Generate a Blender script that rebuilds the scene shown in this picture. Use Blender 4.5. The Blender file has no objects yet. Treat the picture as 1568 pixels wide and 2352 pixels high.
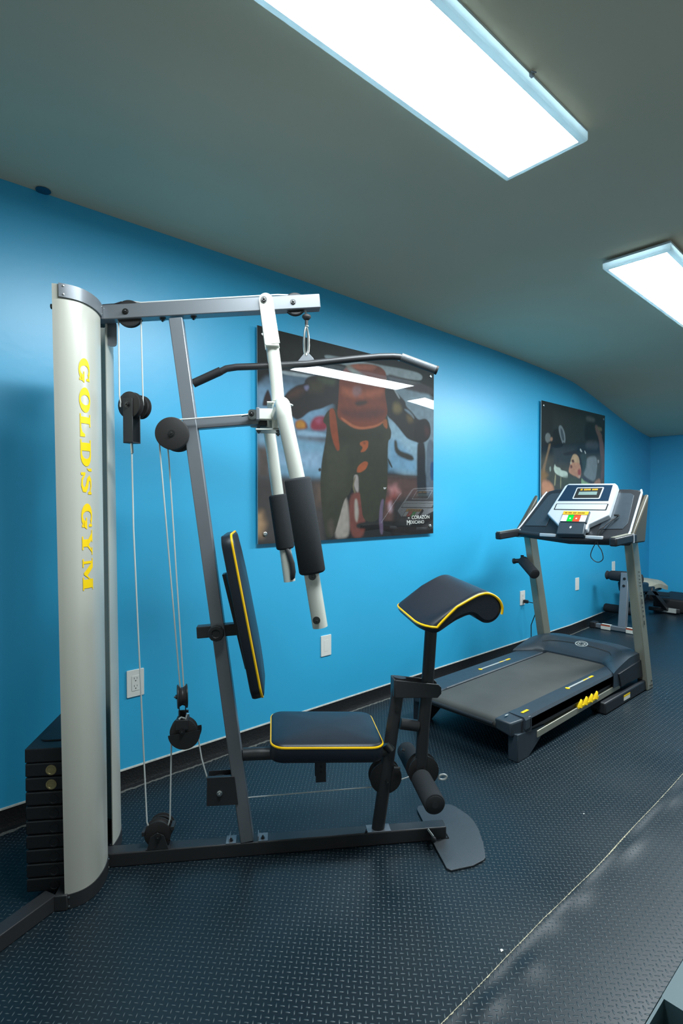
import bpy, bmesh, math, random
import numpy as np
from mathutils import Vector, Matrix
random.seed(7)
C = bpy.context.scene.collection
PI = math.pi

# ------------------------------------------------------------------ helpers
class MB:
    """collects shapes and links them as one mesh"""
    def __init__(s): s.v=[]; s.f=[]; s.m=[]; s.mats=[]; s.cur=0
    def mat(s, m):
        if m not in s.mats: s.mats.append(m)
        s.cur=s.mats.index(m); return s
    def add(s, vs, fs):
        n=len(s.v); s.v+= [tuple(p) for p in vs]
        for f in fs: s.f.append([n+i for i in f]); s.m.append(s.cur)
        return s
    def box(s, a, b):
        (x0,y0,z0),(x1,y1,z1)=a,b
        x0,x1=min(x0,x1),max(x0,x1); y0,y1=min(y0,y1),max(y0,y1); z0,z1=min(z0,z1),max(z0,z1)
        vs=[(x0,y0,z0),(x1,y0,z0),(x1,y1,z0),(x0,y1,z0),(x0,y0,z1),(x1,y0,z1),(x1,y1,z1),(x0,y1,z1)]
        return s.add(vs,[(0,3,2,1),(4,5,6,7),(0,1,5,4),(1,2,6,5),(2,3,7,6),(3,0,4,7)])
    def beam(s, p0, p1, w, h, side=(0,1,0)):
        """box beam from p0 to p1, w across 'side', h across the third axis"""
        p0=Vector(p0); p1=Vector(p1); d=(p1-p0).normalized(); a=Vector(side); a=(a-d*a.dot(d)).normalized(); b=d.cross(a)
        vs=[]
        for p in (p0,p1):
            for i,j in ((-1,-1),(1,-1),(1,1),(-1,1)): vs.append(p+a*(i*w/2)+b*(j*h/2))
        return s.add(vs,[(0,3,2,1),(4,5,6,7),(0,1,5,4),(1,2,6,5),(2,3,7,6),(3,0,4,7)])
    def hexa(s, vs):   # 8 corners, bottom loop then top loop
        return s.add(vs,[(0,3,2,1),(4,5,6,7),(0,1,5,4),(1,2,6,5),(2,3,7,6),(3,0,4,7)])
    def tube(s, pts, r, n=16, caps=True, oval=None, side=(0,1,0)):
        pts=[Vector(p) for p in pts]; rs=r if isinstance(r,(list,tuple)) else [r]*len(pts)
        rings=[]; a=None
        for i,p in enumerate(pts):
            if i==0: d=pts[1]-pts[0]
            elif i==len(pts)-1: d=pts[-1]-pts[-2]
            else: d=(pts[i+1]-p).normalized()+(p-pts[i-1]).normalized()
            d.normalize()
            if a is None:
                a=Vector(side)
                if abs(a.dot(d))>.95: a=Vector((0,0,1)) if abs(d.z)<.9 else Vector((1,0,0))
            a=(a-d*a.dot(d)).normalized(); b=d.cross(a)
            k=oval or 1.0
            rings.append([p+(a*math.cos(t)*k+b*math.sin(t))*rs[i] for t in (2*PI*j/n for j in range(n))])
        vs=[q for R in rings for q in R]; fs=[]
        for i in range(len(pts)-1):
            for j in range(n): fs.append((i*n+j,i*n+(j+1)%n,(i+1)*n+(j+1)%n,(i+1)*n+j))
        if caps: fs.append(tuple(reversed(range(n)))); fs.append(tuple(range((len(pts)-1)*n,len(pts)*n)))
        return s.add(vs,fs)
    def cyl(s,p0,p1,r,n=24): return s.tube([p0,p1],r,n)
    def lathe(s, o, axis, prof, n=28):
        """prof = [(distance along axis, radius)...]"""
        o=Vector(o); d=Vector(axis).normalized()
        a=Vector((0,0,1)) if abs(d.z)<.9 else Vector((1,0,0))
        a=(a-d*a.dot(d)).normalized(); b=d.cross(a)
        s.grid([[o+d*t+(a*math.cos(2*PI*j/n)+b*math.sin(2*PI*j/n))*max(r,1e-4) for j in range(n)] for t,r in prof],closed=True)
        N=len(s.v); k=len(prof)
        s.f.append(list(reversed(range(N-k*n,N-k*n+n)))); s.m.append(s.cur)
        s.f.append(list(range(N-n,N))); s.m.append(s.cur)
        return s
    def prism(s, poly, f0, f1):
        """poly 2D points; f0/f1 map a 2D point to the two end faces"""
        n=len(poly); vs=[f0(*p) for p in poly]+[f1(*p) for p in poly]
        fs=[tuple(reversed(range(n))),tuple(range(n,2*n))]+[(i,(i+1)%n,n+(i+1)%n,n+i) for i in range(n)]
        return s.add(vs,fs)
    def grid(s, P, closed=False):
        """P[i][j] points"""
        r=len(P); c=len(P[0]); vs=[q for R in P for q in R]; fs=[]
        for i in range(r-1):
            for j in range(c if closed else c-1): fs.append((i*c+j,i*c+(j+1)%c,(i+1)*c+(j+1)%c,(i+1)*c+j))
        return s.add(vs,fs)
    def sphere(s,o,r,n=12,sz=1):
        prof=[(-math.cos(PI*i/n)*r*sz,math.sin(PI*i/n)*r) for i in range(n+1)]
        return s.lathe(o,(0,0,1),prof,2*n)
    def build(s, name, mat=None, parent=None, bevel=0, seg=2, ang=35, off=None, smooth=True, loc=None):
        me=bpy.data.meshes.new(name)
        v=s.v
        if off is not None: v=[(p[0]-off[0],p[1]-off[1],p[2]-off[2]) for p in v]
        me.from_pydata(v,[],s.f)
        ms=s.mats if s.mats else [mat]
        for m in ms: me.materials.append(m)
        me.polygons.foreach_set('material_index',s.m)
        bm=bmesh.new(); bm.from_mesh(me); bmesh.ops.recalc_face_normals(bm,faces=bm.faces); bm.to_mesh(me); bm.free()
        if smooth:
            me.shade_smooth(); me.set_sharp_from_angle(angle=math.radians(ang))
        o=bpy.data.objects.new(name,me); C.objects.link(o)
        if parent: o.parent=parent
        if loc: o.location=loc
        if bevel:
            b=o.modifiers.new('bevel','BEVEL'); b.width=bevel; b.segments=seg; b.limit_method='ANGLE'; b.angle_limit=math.radians(40); b.harden_normals=False
        return o

def tag(o,label=None,cat=None,group=None,kind=None):
    if label: o['label']=label
    if cat: o['category']=cat
    if group: o['group']=group
    if kind: o['kind']=kind
    return o
def thing(name,label,cat,loc=(0,0,0),rz=0,group=None):
    o=bpy.data.objects.new(name,None); C.objects.link(o); o.location=loc; o.rotation_euler=(0,0,rz)
    o.empty_display_size=.1
    return tag(o,label,cat,group)

def rrect(x0,y0,x1,y1,r,n=6):
    pts=[]
    for cx,cy,a0 in ((x1-r,y0+r,-90),(x1-r,y1-r,0),(x0+r,y1-r,90),(x0+r,y0+r,180)):
        for i in range(n+1):
            a=math.radians(a0+90*i/n); pts.append((cx+r*math.cos(a),cy+r*math.sin(a)))
    return pts
def inset(poly,d):
    n=len(poly); out=[]
    for i in range(n):
        p0=Vector(poly[i-1]); p=Vector(poly[i]); p1=Vector(poly[(i+1)%n])
        e0=(p-p0); e1=(p1-p)
        if e0.length<1e-9: e0=e1
        if e1.length<1e-9: e1=e0
        e0.normalize(); e1.normalize()
        t=(e0+e1).normalized(); nrm=Vector((-t.y,t.x))
        out.append((p.x+nrm.x*d,p.y+nrm.y*d))
    return out
def pad_mesh(poly,T,fr,crown=.008,r=.014):
    """upholstered pad: poly (CCW 2D outline), thickness T, fr(a,b,h)->3D"""
    m=MB(); cx=sum(p[0] for p in poly)/len(poly); cy=sum(p[1] for p in poly)/len(poly)
    rings=[]
    for d,h in ((.02,0),(.003,.003),(0,.010),(0,T-r),(r*.12,T-r*.6),(r*.45,T-r*.25),(r,T-r*.05)):
        rings.append([(a,b,h) for a,b in inset(poly,d)])
    base=rings[-1]
    for k,c in ((.8,.35),(.6,.65),(.35,.9),(.12,1.0)):
        rings.append([(cx+(a-cx)*k,cy+(b-cy)*k,T+crown*c) for a,b,_ in base])
    P=[[fr(*q) for q in R] for R in rings]
    m.grid(P,closed=True)
    n=len(poly); m.f.append(list(range(n))); m.m.append(0)
    L=(len(rings)-1)*n; m.f.append(list(range(L,L+n))); m.m.append(0)
    return m

# ------------------------------------------------------------------ materials
def mat(name,col,rough=.5,metal=0,spec=.5,coat=0,coat_r=.1,noise=0,nscale=40,bump=0,bscale=200,emit=0,ecol=None,rvar=0):
    m=bpy.data.materials.new(name); m.use_nodes=True; nt=m.node_tree; b=nt.nodes['Principled BSDF']
    b.inputs['Base Color'].default_value=(*col,1); b.inputs['Roughness'].default_value=rough; b.inputs['Metallic'].default_value=metal
    b.inputs['Specular IOR Level'].default_value=spec
    b.inputs['Coat Weight'].default_value=coat; b.inputs['Coat Roughness'].default_value=coat_r
    if emit:
        b.inputs['Emission Color'].default_value=(*(ecol or col),1); b.inputs['Emission Strength'].default_value=emit
    tc=nt.nodes.new('ShaderNodeTexCoord')
    if noise or rvar:
        t=nt.nodes.new('ShaderNodeTexNoise'); t.inputs['Scale'].default_value=nscale; t.inputs['Detail'].default_value=5
        nt.links.new(tc.outputs['Object'],t.inputs['Vector'])
        if noise:
            mx=nt.nodes.new('ShaderNodeMix'); mx.data_type='RGBA'
            mx.inputs[6].default_value=(*[c*(1-noise) for c in col],1); mx.inputs[7].default_value=(*[min(1,c*(1+noise)) for c in col],1)
            nt.links.new(t.outputs['Fac'],mx.inputs[0]); nt.links.new(mx.outputs[2],b.inputs['Base Color'])
        if rvar:
            mr=nt.nodes.new('ShaderNodeMapRange'); mr.inputs['From Min'].default_value=.3; mr.inputs['From Max'].default_value=.7
            mr.inputs['To Min'].default_value=max(0,rough-rvar); mr.inputs['To Max'].default_value=rough+rvar
            nt.links.new(t.outputs['Fac'],mr.inputs['Value']); nt.links.new(mr.outputs['Result'],b.inputs['Roughness'])
    if bump:
        t=nt.nodes.new('ShaderNodeTexNoise'); t.inputs['Scale'].default_value=bscale; t.inputs['Detail'].default_value=4
        nt.links.new(tc.outputs['Object'],t.inputs['Vector'])
        bp=nt.nodes.new('ShaderNodeBump'); bp.inputs['Strength'].default_value=bump; bp.inputs['Distance'].default_value=.002
        nt.links.new(t.outputs['Fac'],bp.inputs['Height']); nt.links.new(bp.outputs['Normal'],b.inputs['Normal'])
    return m

M={}
M['wall']=mat('blue_wall_paint',(.036,.45,.76),.38,noise=.04,nscale=3,bump=.2,bscale=25,spec=.88)
M['ceiling']=mat('ceiling_paint',(.80,.68,.50),.9,noise=.05,nscale=2,spec=.2)
M['white_wall']=mat('pale_wall_paint',(.76,.74,.70),.7,noise=.05,nscale=3)
M['white_line']=mat('chalky_sealant',(.55,.55,.5),.8,noise=.4,nscale=60)
M['steel_dark']=mat('charcoal_powder_coat',(.028,.028,.030),.42,spec=.5,bump=.15,bscale=600)
M['steel_grey']=mat('grey_painted_steel',(.20,.215,.235),.36,metal=.3,noise=.06,nscale=12,spec=.5)
M['beige']=mat('warm_silver_enamel',(.56,.55,.48),.33,metal=.15,spec=.5,noise=.03,nscale=5)
M['white_tube']=mat('off_white_enamel',(.66,.67,.60),.28,spec=.5)
M['pulley']=mat('black_nylon',(.022,.020,.020),.5,bump=.05,bscale=300)
M['rubber']=mat('black_rubber',(.014,.014,.015),.6)
M['foam']=mat('black_foam',(.030,.033,.037),.9,bump=.6,bscale=900,spec=.25)
M['vinyl']=mat('navy_black_vinyl',(.007,.012,.021),.42,bump=.18,bscale=420,spec=.5)
M['piping']=mat('yellow_piping',(.86,.50,.0),.35)
M['yellow']=mat('yellow_print',(.95,.62,.0),.45)
M['cable']=mat('white_coated_cable',(.62,.64,.62),.35)
M['cable_dark']=mat('black_coated_cable',(.03,.03,.035),.4)
M['chrome']=mat('bright_zinc',(.72,.74,.72),.22,metal=1)
M['bolt']=mat('dark_zinc_bolt',(.10,.10,.10),.3,metal=.9)
M['brass']=mat('worn_brass',(.42,.34,.16),.4,metal=.6,noise=.3,nscale=300)
M['plate']=mat('moulded_black_vinyl',(.013,.014,.016),.42,bump=.2,bscale=200)
M['label']=mat('pale_label',(.42,.44,.42),.5)
M['plastic_white']=mat('white_outlet_plastic',(.80,.79,.74),.35)
M['slot']=mat('dark_slot',(.01,.01,.01),.6)
M['foot']=mat('grey_textured_plate',(.085,.095,.105),.42,metal=.3,noise=.25,nscale=260,bump=.3,bscale=500)
M['tm_blue']=mat('slate_blue_plastic',(.034,.047,.060),.4,spec=.45,rvar=.05,nscale=30)
M['tm_dark']=mat('black_plastic',(.016,.018,.022),.42)
M['tm_silver']=mat('silver_grey_paint',(.36,.35,.28),.33,metal=.35)
M['tm_side']=mat('bronze_black_plastic',(.075,.068,.050),.4)
M['belt']=mat('dusty_running_belt',(.072,.070,.062),.62,noise=.28,nscale=5,bump=.25,bscale=700,spec=.45)
M['console']=mat('pearl_silver_plastic',(.60,.64,.68),.3,metal=.2)
M['navy']=mat('navy_console_face',(.012,.030,.060),.28)
M['lcd']=mat('lcd_grey_green',(.20,.28,.26),.2)
M['green']=mat('green_button',(.0,.55,.03),.4)
M['red']=mat('red_button',(.80,.07,.02),.4)
M['orange']=mat('orange_label',(.90,.42,.02),.45)
M['cloth']=mat('beige_cloth',(.42,.40,.32),.85,noise=.25,nscale=14)
M['tape']=mat('white_sticker',(.8,.76,.66),.5)
M['redprint']=mat('red_print',(.55,.08,.03),.5)
M['bluepaint']=mat('dried_blue_paint',(.01,.12,.22),.6)
M['shell']=mat('blue_grey_plastic_shell',(.055,.105,.12),.45,spec=.4)

def floor_material():
    m=bpy.data.materials.new('diamond_plate_rubber'); m.use_nodes=True; nt=m.node_tree; N=nt.nodes; L=nt.links
    b=N['Principled BSDF']
    tc=N.new('ShaderNodeTexCoord'); sp=N.new('ShaderNodeSeparateXYZ'); L.new(tc.outputs['Object'],sp.inputs[0])
    def mt(op,a,b_=None,c=None):
        n=N.new('ShaderNodeMath'); n.operation=op
        for i,x in enumerate((a,b_,c)):
            if x is None: continue
            if isinstance(x,(int,float)): n.inputs[i].default_value=x
            else: L.new(x,n.inputs[i])
        return n.outputs[0]
    k=1/(math.sqrt(2)*.0165)
    # slight hand-laid waviness so rows are not perfectly straight
    p=mt('MULTIPLY',mt('ADD',sp.outputs[0],sp.outputs[1]),k); q=mt('MULTIPLY',mt('SUBTRACT',sp.outputs[0],sp.outputs[1]),k)
    par=mt('FLOORED_MODULO',mt('ADD',mt('FLOOR',p),mt('FLOOR',q)),2)
    fp=mt('SUBTRACT',mt('FRACT',p),.5); fq=mt('SUBTRACT',mt('FRACT',q),.5)
    inv=mt('SUBTRACT',1,par)
    a=mt('ADD',mt('MULTIPLY',fp,par),mt('MULTIPLY',fq,inv)); c=mt('ADD',mt('MULTIPLY',fq,par),mt('MULTIPLY',fp,inv))
    e=mt('SQRT',mt('ADD',mt('POWER',mt('DIVIDE',a,.56),2),mt('POWER',mt('DIVIDE',c,.145),2)))
    h=mt('SUBTRACT',1,e); 
    mr=N.new('ShaderNodeMapRange'); mr.interpolation_type='SMOOTHSTEP'; mr.inputs['From Min'].default_value=0; mr.inputs['From Max'].default_value=.75
    L.new(h,mr.inputs['Value'])
    bp=N.new('ShaderNodeBump'); bp.inputs['Strength'].default_value=1.0; bp.inputs['Distance'].default_value=.0008
    L.new(mr.outputs['Result'],bp.inputs['Height']); L.new(bp.outputs['Normal'],b.inputs['Normal'])
    n1=N.new('ShaderNodeTexNoise'); n1.inputs['Scale'].default_value=1.6; n1.inputs['Detail'].default_value=6; L.new(tc.outputs['Object'],n1.inputs['Vector'])
    mx=N.new('ShaderNodeMix'); mx.data_type='RGBA'; mx.inputs[6].default_value=(.005,.012,.019,1); mx.inputs[7].default_value=(.011,.021,.028,1)
    L.new(n1.outputs['Fac'],mx.inputs[0])
    n2=N.new('ShaderNodeTexNoise'); n2.inputs['Scale'].default_value=700; n2.inputs['Detail'].default_value=1; L.new(tc.outputs['Object'],n2.inputs['Vector'])
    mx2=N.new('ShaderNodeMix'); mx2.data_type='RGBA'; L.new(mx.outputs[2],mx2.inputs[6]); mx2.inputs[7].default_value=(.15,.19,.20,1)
    L.new(mt('MULTIPLY',mt('POWER',mr.outputs['Result'],2),.50),mx2.inputs[0]); L.new(mx2.outputs[2],b.inputs['Base Color'])  # paler bar crests: lamp glints on the ridges, painted into the base colour
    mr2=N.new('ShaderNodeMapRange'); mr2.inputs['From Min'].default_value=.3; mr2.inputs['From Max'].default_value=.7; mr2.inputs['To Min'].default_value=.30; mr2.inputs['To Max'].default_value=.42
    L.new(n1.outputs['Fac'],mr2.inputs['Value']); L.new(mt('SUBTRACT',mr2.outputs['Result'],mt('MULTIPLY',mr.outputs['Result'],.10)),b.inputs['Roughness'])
    b.inputs['Specular IOR Level'].default_value=.36
    return m
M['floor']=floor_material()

def text_mesh(txt,size,name,m,parent,f,extr=.0,offx=0,align='LEFT'):
    """flat lettering from the built-in font, mapped by f(x,y)->3D"""
    cu=bpy.data.curves.new('txt','FONT'); cu.body=txt; cu.size=size; cu.align_x=align; cu.resolution_u=3
    o=bpy.data.objects.new('txt',cu); me=bpy.data.meshes.new_from_object(o)
    for v in me.vertices: v.co=f(v.co.x+offx,v.co.y)
    me.materials.clear(); me.materials.append(m); me.name=name
    bpy.data.objects.remove(o); bpy.data.curves.remove(cu)
    ob=bpy.data.objects.new(name,me); C.objects.link(ob); ob.parent=parent
    return ob
# ------------------------------------------------------------------ camera
F=1235.; H=1.3; YAW=math.radians(48.7); PITCH=math.atan(26/F)
fw=Vector((math.cos(YAW)*math.cos(PITCH),math.sin(YAW)*math.cos(PITCH),-math.sin(PITCH)))
rt=Vector((math.sin(YAW),-math.cos(YAW),0)); up=rt.cross(fw)
cd=bpy.data.cameras.new('camera'); cam=bpy.data.objects.new('camera',cd); C.objects.link(cam)
cd.sensor_fit='VERTICAL'; cd.sensor_height=36; cd.lens=F/2352*36; cd.clip_start=.02; cd.clip_end=50
R=Matrix((rt,up,-fw)).transposed().to_4x4(); R.translation=(0,0,H); cam.matrix_world=R
bpy.context.scene.camera=cam

# ------------------------------------------------------------------ room shell
WY=2.465
wall_line=[(-1.6,WY),(5.15,WY),(6.2,2.53),(7.68,2.63)]
def ceil_z(x):
    xs=[-2,0,2,3,4,4.6,5.15,5.6,6.0,6.6,7.3,7.8]; zs=[2.552,2.552,2.552,2.530,2.512,2.49,2.462,2.40,2.335,2.24,2.15,2.12]
    return float(np.interp(x,xs,zs))
T=.12
# blue wall with the posters
m=MB(); xs=sorted(set([p[0] for p in wall_line]+list(np.linspace(-1.6,7.68,40))))
wy=lambda x: float(np.interp(x,[p[0] for p in wall_line],[p[1] for p in wall_line]))
m.grid([[(x,wy(x)+T,-.05),(x,wy(x),-.05),(x,wy(x),ceil_z(x)+.03),(x,wy(x)+T,ceil_z(x)+.03)] for x in xs],closed=True)
tag(m.build('wall_left',M['wall'],ang=10),kind='structure')
tag(MB().box((7.68,-1.9,-.05),(7.80,2.80,2.25)).build('wall_back',M['wall']),kind='structure')
tag(MB().box((-1.7,-1.9,-.05),(7.80,-1.78,2.65)).build('wall_right',M['white_wall']),kind='structure')
tag(MB().box((-1.72,-1.9,-.05),(-1.6,2.585,2.65)).build('wall_front',M['white_wall']),kind='structure')
# ceiling, sagging and then dropping towards the far wall
m=MB(); cx=list(np.linspace(-1.7,4,20))+list(np.linspace(4.1,7.8,50))
def cz(x):
    return sum(ceil_z(x+d) for d in (-.25,-.15,-.05,.05,.15,.25))/6
m.grid([[(x,2.75,cz(x)),(x,-1.9,cz(x)),(x,-1.9,cz(x)+.08),(x,2.75,cz(x)+.08)] for x in cx],closed=True)
tag(m.build('ceiling',M['ceiling'],ang=60),kind='structure')
# rubber floor: two rolls, the nearer one slightly lifted along a worn seam at y=.82
def seam_y(x): return .822+.007*math.sin(x*2.3+.5)+.0015*math.sin(x*9.1)-.02*max(0,1.35-x)
def wave(x,y):
    d=seam_y(x)-y
    if d<0: return 0
    h=.0035*math.exp(-(d/.02)**2)
    for (bx,by,s,a) in ((1.18,.77,.06,.005),(1.36,.76,.05,.004),(1.74,.79,.07,.004),(2.12,.78,.10,.006),(2.6,.79,.1,.004),(1.55,.80,.05,.003)):
        h+=a*math.exp(-((x-bx)/s)**2-((y-by)/.028)**2)
    return h+.003
m=MB(); X=list(np.linspace(-1.7,.7,12))+list(np.linspace(.75,3.2,160))+list(np.linspace(3.3,7.8,20))
m.grid([[(x,y,0) for y in ([seam_y(x)-.002]+list(np.linspace(.9,2.72,6)))] for x in X])
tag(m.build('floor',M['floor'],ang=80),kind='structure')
m=MB(); 
def rows(x):
    s=seam_y(x); return [s-d for d in (0,.003,.006,.01,.015,.02,.026,.033,.04,.05,.06,.075,.09,.12,.16)]+list(np.linspace(s-.3,-1.9,6))
m.grid([[(x,seam_y(x),-.01)]+[(x,y,wave(x,y)) for y in rows(x)] for x in X])
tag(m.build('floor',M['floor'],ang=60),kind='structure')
# worn pale edge of the seam
m=MB(); rnd=random.Random(3); P=[]
for i in range(900):
    x=.8+i*.0028
    w=.0018+.0026*rnd.random()**2+.004*math.exp(-((x-2.1)/.12)**2)*rnd.random()
    s=seam_y(x); P.append([(x,s+.0012,.0012),(x,s-.001,wave(x,s-.001)+.0012),(x,s-w,wave(x,s-w)+.0009)])
m.grid(P)
wm=mat('frayed_seam',(.46,.41,.27),.55,noise=.75,nscale=45)
tag(m.build('trim_1',wm),kind='structure')
# skirting: strip of the same rubber run up the wall, with a pale sealant line
m=MB(); P=[];Q=[]
for x in xs+[7.67]:
    y=wy(x); P.append([(x,y-.03,.0015),(x,y-.012,.006),(x,y-.006,.02),(x,y-.005,.078),(x,y+.001,.080)])
    Q.append([(x,y-.0055,.0775),(x,y-.004,.0835),(x,y+.001,.0845)])
P.sort(key=lambda r:r[0][0]); Q.sort(key=lambda r:r[0][0])
m.grid(P); 
bm_=mat('skirting_rubber',(.007,.007,.008),.5,bump=1.0,bscale=120,noise=.5,nscale=90,spec=.5)
tag(m.build('baseboard_left',bm_),kind='structure')
m=MB(); m.grid(Q); tag(m.build('trim_2',M['white_line']),kind='structure')
m=MB(); m.grid([[(7.68-.03,y,.0015),(7.68-.01,y,.01),(7.68-.006,y,.08),(7.68,y,.081)] for y in (2.62,1,0,-1.8)])
tag(m.build('baseboard_back',bm_),kind='structure')
# dirt ridge where the mat meets the skirting
m=MB(); rnd=random.Random(5); P=[]
for i in range(500):
    x=.2+i*.011; y=wy(x)-.030-.006*rnd.random(); P.append([(x,y,.0035),(x,y-.006-.012*rnd.random()*(.4+.6*math.sin(x*3)**2),.0008)])
m.grid(P); tag(m.build('trim_3',mat('dusty_ridge',(.11,.11,.10),.8,noise=.8,nscale=160)),kind='structure')
# splash of wall paint on the ceiling line
m=MB(); m.tube([(.545,2.44,2.5505),(.545,2.44,2.547)],.028,14); o=m.build('paint_splash',M['bluepaint'])
tag(o,'small dark blue paint splash on the ceiling edge at upper left','paint mark')

# ------------------------------------------------------------------ ceiling lights
em=mat('lit_diffuser',(.9,.95,1),.5,emit=57,ecol=(.86,.96,1.0))
fr_m=mat('white_light_frame',(.62,.68,.70),.4)
def glow_frame():
    m=bpy.data.materials.new('milky_frame'); m.use_nodes=True; nt=m.node_tree; o=nt.nodes['Material Output']; nt.nodes.remove(nt.nodes['Principled BSDF'])
    a=nt.nodes.new('ShaderNodeBsdfTranslucent'); a.inputs['Color'].default_value=(.020,.026,.028,1)
    b=nt.nodes.new('ShaderNodeBsdfDiffuse'); b.inputs['Color'].default_value=(.5,.55,.56,1)
    ad=nt.nodes.new('ShaderNodeAddShader'); nt.links.new(a.outputs[0],ad.inputs[0]); nt.links.new(b.outputs[0],ad.inputs[1]); nt.links.new(ad.outputs[0],o.inputs['Surface'])
    return m
milky=glow_frame()
def led_panel(x0,x1,y0,z,rz,label,tilt=0):
    L=x1-x0; t=thing('ceiling_light',label,'ceiling light',(x0,y0,z),rz,'surface mounted ceiling light panels')
    t.rotation_euler=(0,tilt,rz)
    f=MB(); w=.308; b=.022
    # frame: a shallow tray with sloped lip
    out=[(0,0),(L,0),(L,w),(0,w)]; inn=[(b,b),(L-b,b),(L-b,w-b),(b,w-b)]
    o2=[(.004,.004),(L-.004,.004),(L-.004,w-.004),(.004,w-.004)]
    f.grid([[(x,y,.032) for x,y in out],[(x,y,.006) for x,y in out],[(x,y,.001) for x,y in o2],[(x,y,0) for x,y in inn],[(x,y,.003) for x,y in inn]],closed=True)
    f.build('frame',milky,t)
    MB().grid([[(b,b,.003),(b,w-b,.003)],[(L-b,b,.003),(L-b,w-b,.003)]]).build('diffuser',em,t)
    MB().box((.0,.0,.032),(L,w,.042)).build('back_tray',fr_m,t)
    return t
p=led_panel(.46,1.84,.835,2.512,0,'long bright ceiling light panel directly above the multi gym, nearest the camera')
MB().box((1.0,-.010,.022),(1.012,0,.034)).tube([(1.0,-.010,.03),(1.004,-.020,.024)],.002,8).build('clip',M['steel_grey'],p)
p2=led_panel(2.84,4.24,.895,2.478,math.radians(1.5),'bright ceiling light panel above the treadmill, cut by the right edge',0.002)
p3=led_panel(4.63,5.9,.70,2.445,0,'ceiling light panel at the far end of the room',math.radians(5.2))
# ------------------------------------------------------------------ multi gym (local frame: x along base beam, y across, z up)
GA=math.radians(-34); GP=Vector((.619,1.953,0))+.025*Vector((-math.sin(GA),math.cos(GA),0))
gym=thing('multi_gym','tall grey weight-stack multi gym with a pale curved tower cover and yellow-piped black pads','exercise machine',GP,GA)
def G(m,name,mt=None,par=None,**k): return m.build(name,mt,par or gym,**k)
def lab(o,l): o['label']=l; return o
def bolt(p,ax,r=.008,par=None,mt=None):
    m=MB(); p=Vector(p); a=Vector(ax).normalized()
    m.lathe(p-a*.002,a,[(0,r*1.35),(.003,r*1.35)],14)
    m.tube([p,p+a*.006],r,6); m.lathe(p+a*.006,a,[(0,r*.45),(.004,r*.42),(.005,.001)],10)
    return m.build('bolt',mt or M['bolt'],par or gym,ang=30)
Y=Vector((0,1,0))
def pulley(c,r,par=None,ax=(0,1,0),w=.03,mt=None,boltr=.008):
    """two flanges, groove and hub"""
    c=Vector(c); a=Vector(ax).normalized(); m=MB(); h=w/2
    m.lathe(c,a,[(-h,.001),(-h,r*.93),(-h+.0015,r),(-h+.004,r),(-h+.007,r*.86),(-.002,r*.74),(.002,r*.74),(h-.007,r*.86),(h-.004,r),(h-.0015,r),(h,r*.93),(h,.001)],40)
    o=m.build('pulley',mt or M['pulley'],par or gym,ang=25)
    b=bolt(c-a*h,-a,boltr,o,M['bolt'])
    return o

# base
b=G(MB().beam((-.12,0,.025),(1.236,0,.0265),.05,.05),'base_beam',M['steel_dark'],bevel=.004)
m=MB(); m.beam((-.09,-.216,.025),(-.09,.216,.025),.04,.05,side=(1,0,0)); G(m,'cross_member',M['steel_dark'],bevel=.003)
for s,L in ((-1,.62),(1,.16)):
    d=Vector((-.54,.84*s,0)); p=Vector((-.1255,.196*s,.0255))
    G(MB().beam(p,p+d*L,.05,.049,side=(0,0,1)),'rear_leg',M['steel_dark'],bevel=.003)
for uu in (.425,.54):
    o=G(MB().box((uu-.018,-.024,.0505),(uu+.018,.024,.0535)).box((uu-.006 if uu<.5 else uu-.018,-.02,.053),(uu-.003 if uu<.5 else uu-.015,.02,.068)),'foot_bracket',M['steel_grey']); bolt((uu,-.008,.0545),(0,0,1),.006,o)
G(MB().box((.93,-.024,.0505),(1.02,.024,.053)),'post_flange',M['steel_grey'],bevel=.001)
bolt((.925,-.02,.053),(0,0,1),.005)
# foot plate at the far end of the beam
fp=[(1.188,.204),(1.175,.18),(1.178,.03),(1.178,-.072),(1.183,-.185),(1.196,-.198),(1.281,-.184),(1.330,-.160),(1.342,-.147),(1.365,-.07),(1.38,.015),(1.382,.07),(1.374,.113),(1.342,.181),(1.32,.20)]
fp=list(reversed(fp))
fp2=[]
for i,p in enumerate(fp):
    a=Vector(p); n=Vector(fp[(i+1)%len(fp)]); fp2+= [tuple(a),tuple((a+n)/2)]
m=MB(); m.prism(fp2,lambda a,c:(a,c,.001),lambda a,c:(a,c,.007)); lab(G(m,'foot_plate',M['foot'],bevel=.0015),'grey textured foot plate')
m=MB().box((1.215,-.027,.0072),(1.245,-.0245,.010)).box((1.215,.0245,.0072),(1.245,.027,.010)).box((1.243,-.027,.0072),(1.2455,.027,.010)); G(m,'slot_edge',M['slot'])
m=MB(); m.tube([(1.175,-.027,.03),(1.175,-.05,.028)],.007,12); m.sphere((1.175,-.056,.027),.011); G(m,'lock_knob',M['rubber'])
m=MB(); m.tube([(1.16,-.03,.052),(1.176,-.05,.034)],.004,8); G(m,'lock_wire',M['chrome'])

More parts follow.
